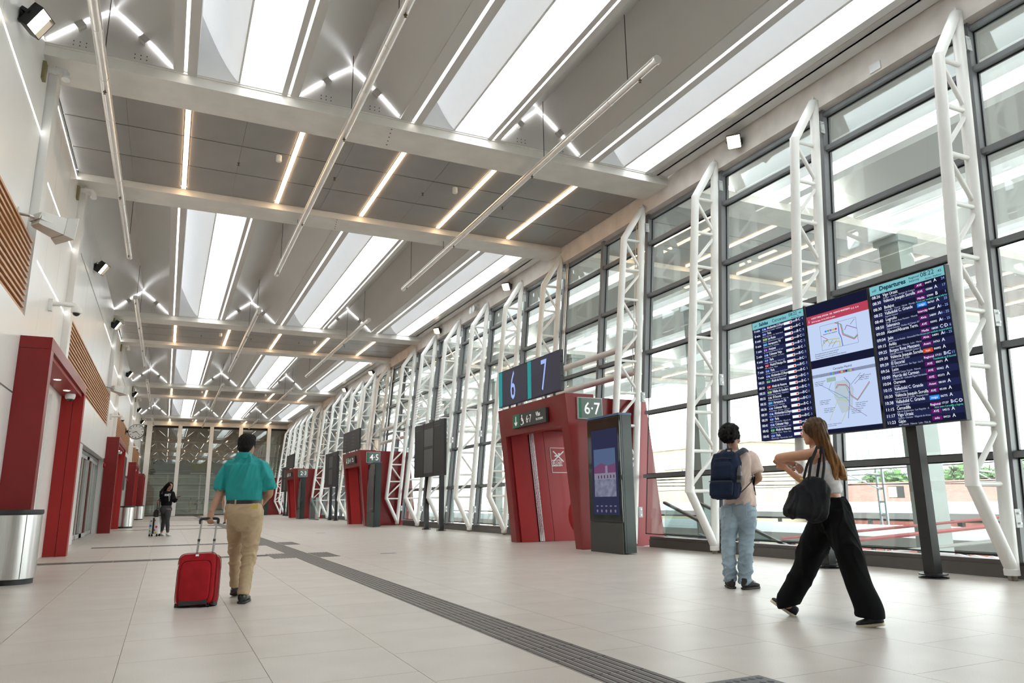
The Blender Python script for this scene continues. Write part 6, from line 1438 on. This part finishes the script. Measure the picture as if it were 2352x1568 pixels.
# ---- the same roof carries on over the tracks
XO1 = 31.5
orf = sempty('roof_outside', (10.4, 0, 8.2))
for bi, y0 in enumerate(BANDS):
    y1 = y0+4.15
    MB().box(XF+.40, XO1, y0-.9, y0, 8.08, 8.30).build('outer_beam', W_BEAM, orf); MB().box(XF+.40, XO1, y1, y1+.85, 8.08, 8.30).build('outer_beam', W_BEAM, orf)
    for j in range(3):
        MB().box(XF+.40, XO1, y0+j*1.383+.012, y0+(j+1)*1.383-.012, 8.23, 8.25).build('outer_soffit', GREYP, orf)
    MB().box(XF+.40, XO1, y0, y1, 8.27, 8.31).build('outer_backing', DKGREY, orf)
    if 0 < bi < 4:
        for k in range(9):
            x = -.2+2.09*(k+6)
            led = thing('outdoor_led', 'warm light under the outdoor roof behind the %s ceiling band, %s out from the glass' % (PN[bi-1], ORD[k]), 'ceiling light', (x, y0+2, 8.22), 'warm lights under the outdoor roof')
            MB().box(x-.03, x+.03, y0+.12, y1-.1, 8.20, 8.22).build('diffuser', LEDW, led)
for (a, b) in [(-5+.3-12.5+0, -5.6)] + BAYS:
    for m_ in range(5):
        x0 = 7.88+4.08*(m_+1)-1.9
        MB().prism([(x0-.45, a, 8.28), (x0+.75, a, 9.13), (x0+1.95, a, 8.28), (x0+1.95, a, 8.33), (x0+.75, a, 9.18), (x0-.45, a, 8.33)], (0, b-a, 0)).build('outer_slope', W_WALL, orf, fix=True)
        MB().box(x0+1.95, x0+2.25, a, b, 8.27, 8.31).box(x0-.75, x0-.45, a, b, 8.27, 8.31).build('outer_strip', W_WALL, orf)
        MB().box(x0+2.25, x0+2.28, a, b, 8.28, 9.1).build('outer_upstand', W_SHEET, orf)
        MB().prism([(x0+2.28, a, 9.1), (x0+2.85, a, 8.3), (x0+2.86, a, 8.32), (x0+2.29, a, 9.12)], (0, b-a, 0)).build('outer_sheet', MEMB, orf, fix=True)
MB().box(XF+.40, 10.75, YBACK, YEND, 8.27, 8.31).build('outer_strip', W_WALL, orf)
for k in range(4):
    for j, yy in enumerate((12.85, 20.9)):
        y = yy+PER*k
        t = thing('outdoor_column', 'pale green-grey square column outside under the roof, %s beam of band %s' % (['near', 'far'][j], PN[k]), 'column', (17.5, y, -7), 'columns outside under the roof')
        q = .3 if j == 0 else .22; xc = 18.1 if j == 0 else 17.4
        MB().box(xc-q, xc+q, y-q, y+q, -7, 8.08).build('shaft', COLG, t)
        MB().box(xc-q-.1, xc+q+.1, y-q-.1, y+q+.1, 7.9, 8.079).build('capital', COLG, t)
fl_ = thing('outdoor_floodlight', 'lit floodlight clamped to a column outside the glass', 'floodlight', (17.0, 12.7, 1.1))
MB().box(16.92, 17.19, 12.85, 13.1, .95, 1.25).build('housing', DKGREY, fl_); MB().box(16.90, 16.92, 12.87, 13.08, .97, 1.23).build('lamp_face', FLOOD, fl_)

# ---- platform canopies
def canopy(x0, x1, z, ya, yb, label, dz=.25):
    t = thing('platform_canopy', label, 'canopy', ((x0+x1)/2, (ya+yb)/2, -7), 'platform canopies')
    n = int((yb-ya)/3.0); xm = (x0+x1)/2
    for i in range(n):
        a, b = ya+(yb-ya)*i/n, ya+(yb-ya)*(i+1)/n; c = MB(); k = 12
        for s, (p, q, zp, zq) in enumerate(((x0, xm, z-dz, z), (xm, x1, z, z-dz))):
            for j in range(k):
                u0, u1 = a+(b-a)*j/k, a+(b-a)*(j+1)/k; um = (u0+u1)/2
                c.add([(p, u0, zp), (q, u0, zq), (q, um, zq+.05), (p, um, zp+.05), (q, u1, zq), (p, u1, zp)], [(0, 1, 2, 3), (3, 2, 4, 5)])
        c.build('roof_sheet', CORR, t)
    MB().box(x0-.08, x0, ya, yb, z-dz-.22, z-dz+.06).build('edge_board', CWHITE, t); MB().box(x1, x1+.08, ya, yb, z-dz-.22, z-dz+.06).build('edge_board', CWHITE, t)
    MB().box(xm-.15, xm+.15, ya, yb, z-.5, z-.1).build('spine_beam', DARKU, t)
    MB().box(x0, x1, ya, yb, z-dz-.32, z-dz-.27).build('underside', DARKU, t)
    y = ya+3
    while y < yb:
        MB().box(xm-.12, xm+.12, y-.12, y+.12, -7, z-.3).build('post', DARKU, t); y += 9
canopy(13.2, 16.4, -.22, 2, 10.2, 'nearest ribbed platform canopy below the glass at the right')
canopy(20.5, 26.5, -.05, 2, 70, 'second pale platform canopy beyond the columns')
canopy(31, 38, .42, 2, 90, 'third pale platform canopy out in the yard')
canopy(44, 52, .55, 0, 110, 'farthest pale platform canopy in front of the red roofs')
# ---- train and clutter between platforms
tr = thing('parked_train', 'dark parked train between two platform canopies', 'train', (18.6, 20, -7))
MB().box(17.9, 19.8, -4, 34, -6.3, -1.4).build('car_body', DARKU, tr); MB().box(18.0, 19.7, -4, 34, -1.4, -1.0).build('roof', mat('grey train roof', (.30, .29, .29), .6), tr)
wb = MB()
for i in range(12): wb.box(17.87, 17.9, -2+i*3, -.4+i*3, -3.4, -2.4)
wb.build('window_band', FWIN, tr)
# ---- masts, wires and cables
def mast(x, y, zt, label):
    t = thing('catenary_mast', label, 'mast', (x, y, -7), 'catenary masts')
    for s in (-1, 1): MB().box(x-.05, x+.05, y+s*.16-.04, y+s*.16+.04, -7, zt).build('leg', CORR, t)
    r = MB(); z = -6.5
    while z < zt: r.box(x-.03, x+.03, y-.16, y+.16, z, z+.09); z += .6
    r.build('battens', CORR, t)
    MB().bar((x, y, zt-.3), (x-3.2, y-.3, zt-.1), .07, .07).bar((x, y, zt-1.0), (x-3.0, y-.3, zt-.15), .05, .05).build('arm', CORR, t)
mast(30, 23.6, 2.3, 'lattice catenary mast seen right of the walking woman'); mast(29, 33, 2.6, 'lattice catenary mast seen left of the walking woman'); mast(40, 24, 2.4, 'lattice catenary mast seen near the right truss')
def wire(pts, r, m, label, name='overhead_wire', grp='overhead wires'):
    t = thing(name, label, 'wire', pts[0], grp); MB().tube(pts, r, 5).build('strand', m, t)
PINK = mat('faded red hose', (.55, .16, .16), .6); WH = mat('white cable', (.60, .59, .56), .6)
wire([(14, 14, 0.0), (17, 11.8, .35), (22, 9, .9)], .035, PINK, 'faded red hose crossing behind the walking woman', 'hung_hose', 'hoses and cables outside')
wire([(13.4, 14.2, -.28), (15.5, 12.8, -.02), (19, 11.5, .28)], .05, PINK, 'faded red hose lying over the yard low behind the man in beige', 'hung_hose', 'hoses and cables outside')
wire([(16, 9.6, .75), (18, 9.0, .6), (20.5, 9.1, .72), (23, 9, .6)], .03, PINK, 'faded red hose loop near the right truss', 'hung_hose', 'hoses and cables outside')
wire([(12.3, 11.5, -.30), (15.5, 8.8, .22)], .03, WH, 'white cable rising to the right low outside the glass', 'hung_hose', 'hoses and cables outside')
wire([(12.3, 10.5, -.15), (15.8, 7.9, .32)], .022, WH, 'upper white cable rising to the right outside the glass', 'hung_hose', 'hoses and cables outside')
for i, (z, y) in enumerate(((2.1, 5), (2.6, 30), (1.6, 18))):
    wire([(26.5+3*i, -20, z+.3), (26.7+3*i, 23, z), (26.5+3*i, 60, z-.1), (26.5+3*i, 110, z+.3)], .022, WIRE, 'dark overhead wire running along the yard, %s one' % ORD[i])
for i in range(3):
    wire([(20, 30+4*i, 1.6+.2*i), (42, 12+5*i, 1.4+.4*i)], .02, WIRE, 'dark overhead wire slanting across the yard, %s one' % ORD[i])
# ---- escalator outside the glass behind the lift
es = thing('outdoor_escalator', 'glass-sided escalator sloping down outside the glass behind the man in beige', 'escalator', (12.2, 13, -3))
for x in (11.9, 13.0):
    e_ = MB().hexa([(x-.02, 7.6, -2.6), (x+.02, 7.6, -2.6), (x+.02, 15.9, .0), (x-.02, 15.9, .0), (x-.02, 7.6, -1.8), (x+.02, 7.6, -1.8), (x+.02, 15.9, .86), (x-.02, 15.9, .86)]).build('balustrade', GLASSB, es)
    MB().bar((x, 7.6, -1.78), (x, 15.9, .90), .09, .06).build('handrail', DKGREY, e_)
    MB().bar((x, 7.6, -2.6), (x, 15.9, .0), .12, .18).build('stringer', CORR, es)
MB().hexa([(11.95, 7.6, -2.75), (12.95, 7.6, -2.75), (12.95, 15.9, -.15), (11.95, 15.9, -.15), (11.95, 7.6, -2.6), (12.95, 7.6, -2.6), (12.95, 15.9, 0), (11.95, 15.9, 0)]).build('step_band', DKGREY, es)

# ---- far houses and trees
def house(x0, x1, y0, y1, z1, m, label, rows, cols, z0=-7, wz=1.3, roof=None):
    t = thing('far_building', label, 'building', ((x0+x1)/2, (y0+y1)/2, z0), 'buildings beyond the tracks')
    MB().box(x0, x1, y0, y1, z0, z1).build('wall', m, t)
    for i in range(rows):
        for j in range(cols):
            zc = z1-1.6-i*2.9; yc = y0+(y1-y0)*(j+.5)/cols; ww = (y1-y0)/cols*.27
            w_ = MB().box(x0-.12, x0+.05, yc-ww, yc+ww, zc-wz/2, zc+wz/2).build('window', FWIN, t)
    if roof:
        MB().prism([(x0-.6, y0-.4, z1), ((x0+x1)/2, y0-.4, z1+roof), (x1+.6, y0-.4, z1)], (0, y1-y0+.8, 0)).build('roof', BRICK, t, fix=True)
    else:
        MB().box(x0-.2, x1+.2, y0-.2, y1+.2, z1, z1+.35).build('parapet', m, t)
house(60, 74, 20, 56, -.2, BRICK, 'long low red brick depot with tiled roof beyond the canopies', 0, 0, roof=2.6)
house(88, 102, 64, 76, 11.2, FARW, 'white apartment block with window bands seen below the board', 5, 6)
house(104, 118, 108, 126, 17.0, FARW, 'far white tower block left of the board', 6, 6)
house(54, 66, 57, 82, 6.6, CREAM, 'long cream coloured building behind the man in beige', 1, 3)
house(56, 68, 84, 130, 5.4, CREAM, 'second cream coloured building seen past the lattice trusses', 2, 8)
tw = house(118, 140, 330, 352, 120, FARW, 'tall pale tower glimpsed through the roof light', 36, 6)
LEAF = mat('leafy green', (.055, .125, .03), .7, var=.5, vscale=1.2); BARK = mat('bark', (.16, .11, .07), .9)
lm_ = MB(); lm_.add([(-.5, 0, 0), (0, -.28, .1), (.5, 0, 0), (0, .28, .1)], [(0, 1, 2, 3)])
def tree(x, y, h, r, label):
    t = thing('leafy_tree', label, 'tree', (x, y, -7), 'trees beyond the red roofs')
    MB().tube([(x, y, -7), (x+.1, y, -3), (x, y+.2, h-7-r)], [.35, .25, .12], 7).build('trunk', BARK, t)
    c = MB()
    for i in range(900):
        v = Vector((random.gauss(0, 1), random.gauss(0, 1), random.gauss(0, 1))).normalized()*(r*(.55+.45*random.random()))
        bump_ = 1+.25*math.sin(v.x*2.1+x)*math.sin(v.y*1.7+y)*1.2
        p = Vector((x, y, h-7-r))+Vector((v.x*bump_, v.y*bump_*1.15, v.z*.85*bump_)); s = .35+.3*random.random()
        a = Vector((random.gauss(0, 1), random.gauss(0, 1), random.gauss(0, 1))).normalized(); b = a.orthogonal().normalized()
        c.add([p-a*s, p-b*s*.6, p+a*s, p+b*s*.6], [(0, 1, 2, 3)])
    tag(c.build('crown', LEAF, t), kind='stuff')
for i, (x, y, h, r) in enumerate(((76, 58.5, 11.2, 2.3), (84, 56.0, 11.2, 2.6), (78, 50.2, 11.4, 2.3), (84, 48.6, 11.9, 2.5), (77, 43.2, 11.3, 2.3), (83, 40.0, 11.4, 2.4))):
    tree(x, y, h, r, 'round leafy green tree beyond the red roofs, %s from the left' % ORD[i])

# ---- building behind the end glass
bb = thing('neighbour_building', 'dim brown brick building with green windows behind the end glass', 'building', (3, YEND+11, 0))
BR = mat('grey brown brick', (.50, .36, .27), .85, var=.18, vscale=3, bump=.3, bscale=20); OLIVE = mat('olive tinted glazing', (.30, .30, .12), .25, var=.2, vscale=.6); GRNG = mat('sea green glazing', (.48, .50, .43), .2, var=.25, vscale=.5)
MB().box(-12, 22, YEND+10, YEND+12, 5.4, 12).build('brick_wall', BR, bb); MB().box(-12, 22, YEND+10.2, YEND+12, 3.9, 5.4).build('wall_band', mat('grey band', (.26, .25, .23), .7), bb); MB().box(-12, 22, YEND+10, YEND+12, -.1, 3.9).build('lower_wall', GRNG, bb)
for i in range(8):
    w_ = MB().box(-8+i*3.4, -6+i*3.4, YEND+9.9, YEND+10.1, 4.1, 5.3).build('window', OLIVE if i % 2 else FWIN, bb); MB().box(-8.1+i*3.4, -5.9+i*3.4, YEND+9.95, YEND+10.15, 4.0, 4.1).build('sill', GREYPL, bb)
for i in range(9): MB().box(-9+i*3, -8.85+i*3, YEND+9.85, YEND+10, 0, 3.9).build('glazing_bar', GREYPL, bb)
MB().box(-12, 22, YEND+.3, YEND+12, 8.7, 9.0).build('shade_roof', mat('shade roof grey', (.45, .40, .35), .7), bb)  # added roof that keeps the space behind the end glass dark
MB().box(-6, XL-.4, YEND+.3, YEND+12, 0, 8.7).build('shade_wall', BR, bb)  # added walls on both sides, closing off daylight behind the end glass
MB().box(11.5, 12, YEND+.3, YEND+12, 0, 8.7).build('shade_wall', BR, bb)
for i in range(6):
    MB().box(-12, 22, YEND+9.8, YEND+9.95, .5+i*.62, .56+i*.62).build('glazing_bar', GREYPL, bb)
for i in range(3):
    MB().box(.2+i*3, 1.3+i*3, YEND+4, YEND+5, 7.9, 8.69).build('duct', GREYPL, bb)
# ---- turn every piece of lettering into plain mesh
dg = bpy.context.evaluated_depsgraph_get()
for o in [q for q in C.objects if q.type == 'FONT']:
    me = bpy.data.meshes.new_from_object(o.evaluated_get(dg)); me.name = 'lettering'
    n = bpy.data.objects.new('lettering' if not o.name.startswith('numeral') else 'numeral', me); C.objects.link(n)
    n.parent = o.parent; n.matrix_basis = o.matrix_basis.copy()
    bpy.data.objects.remove(o, do_unlink=True)
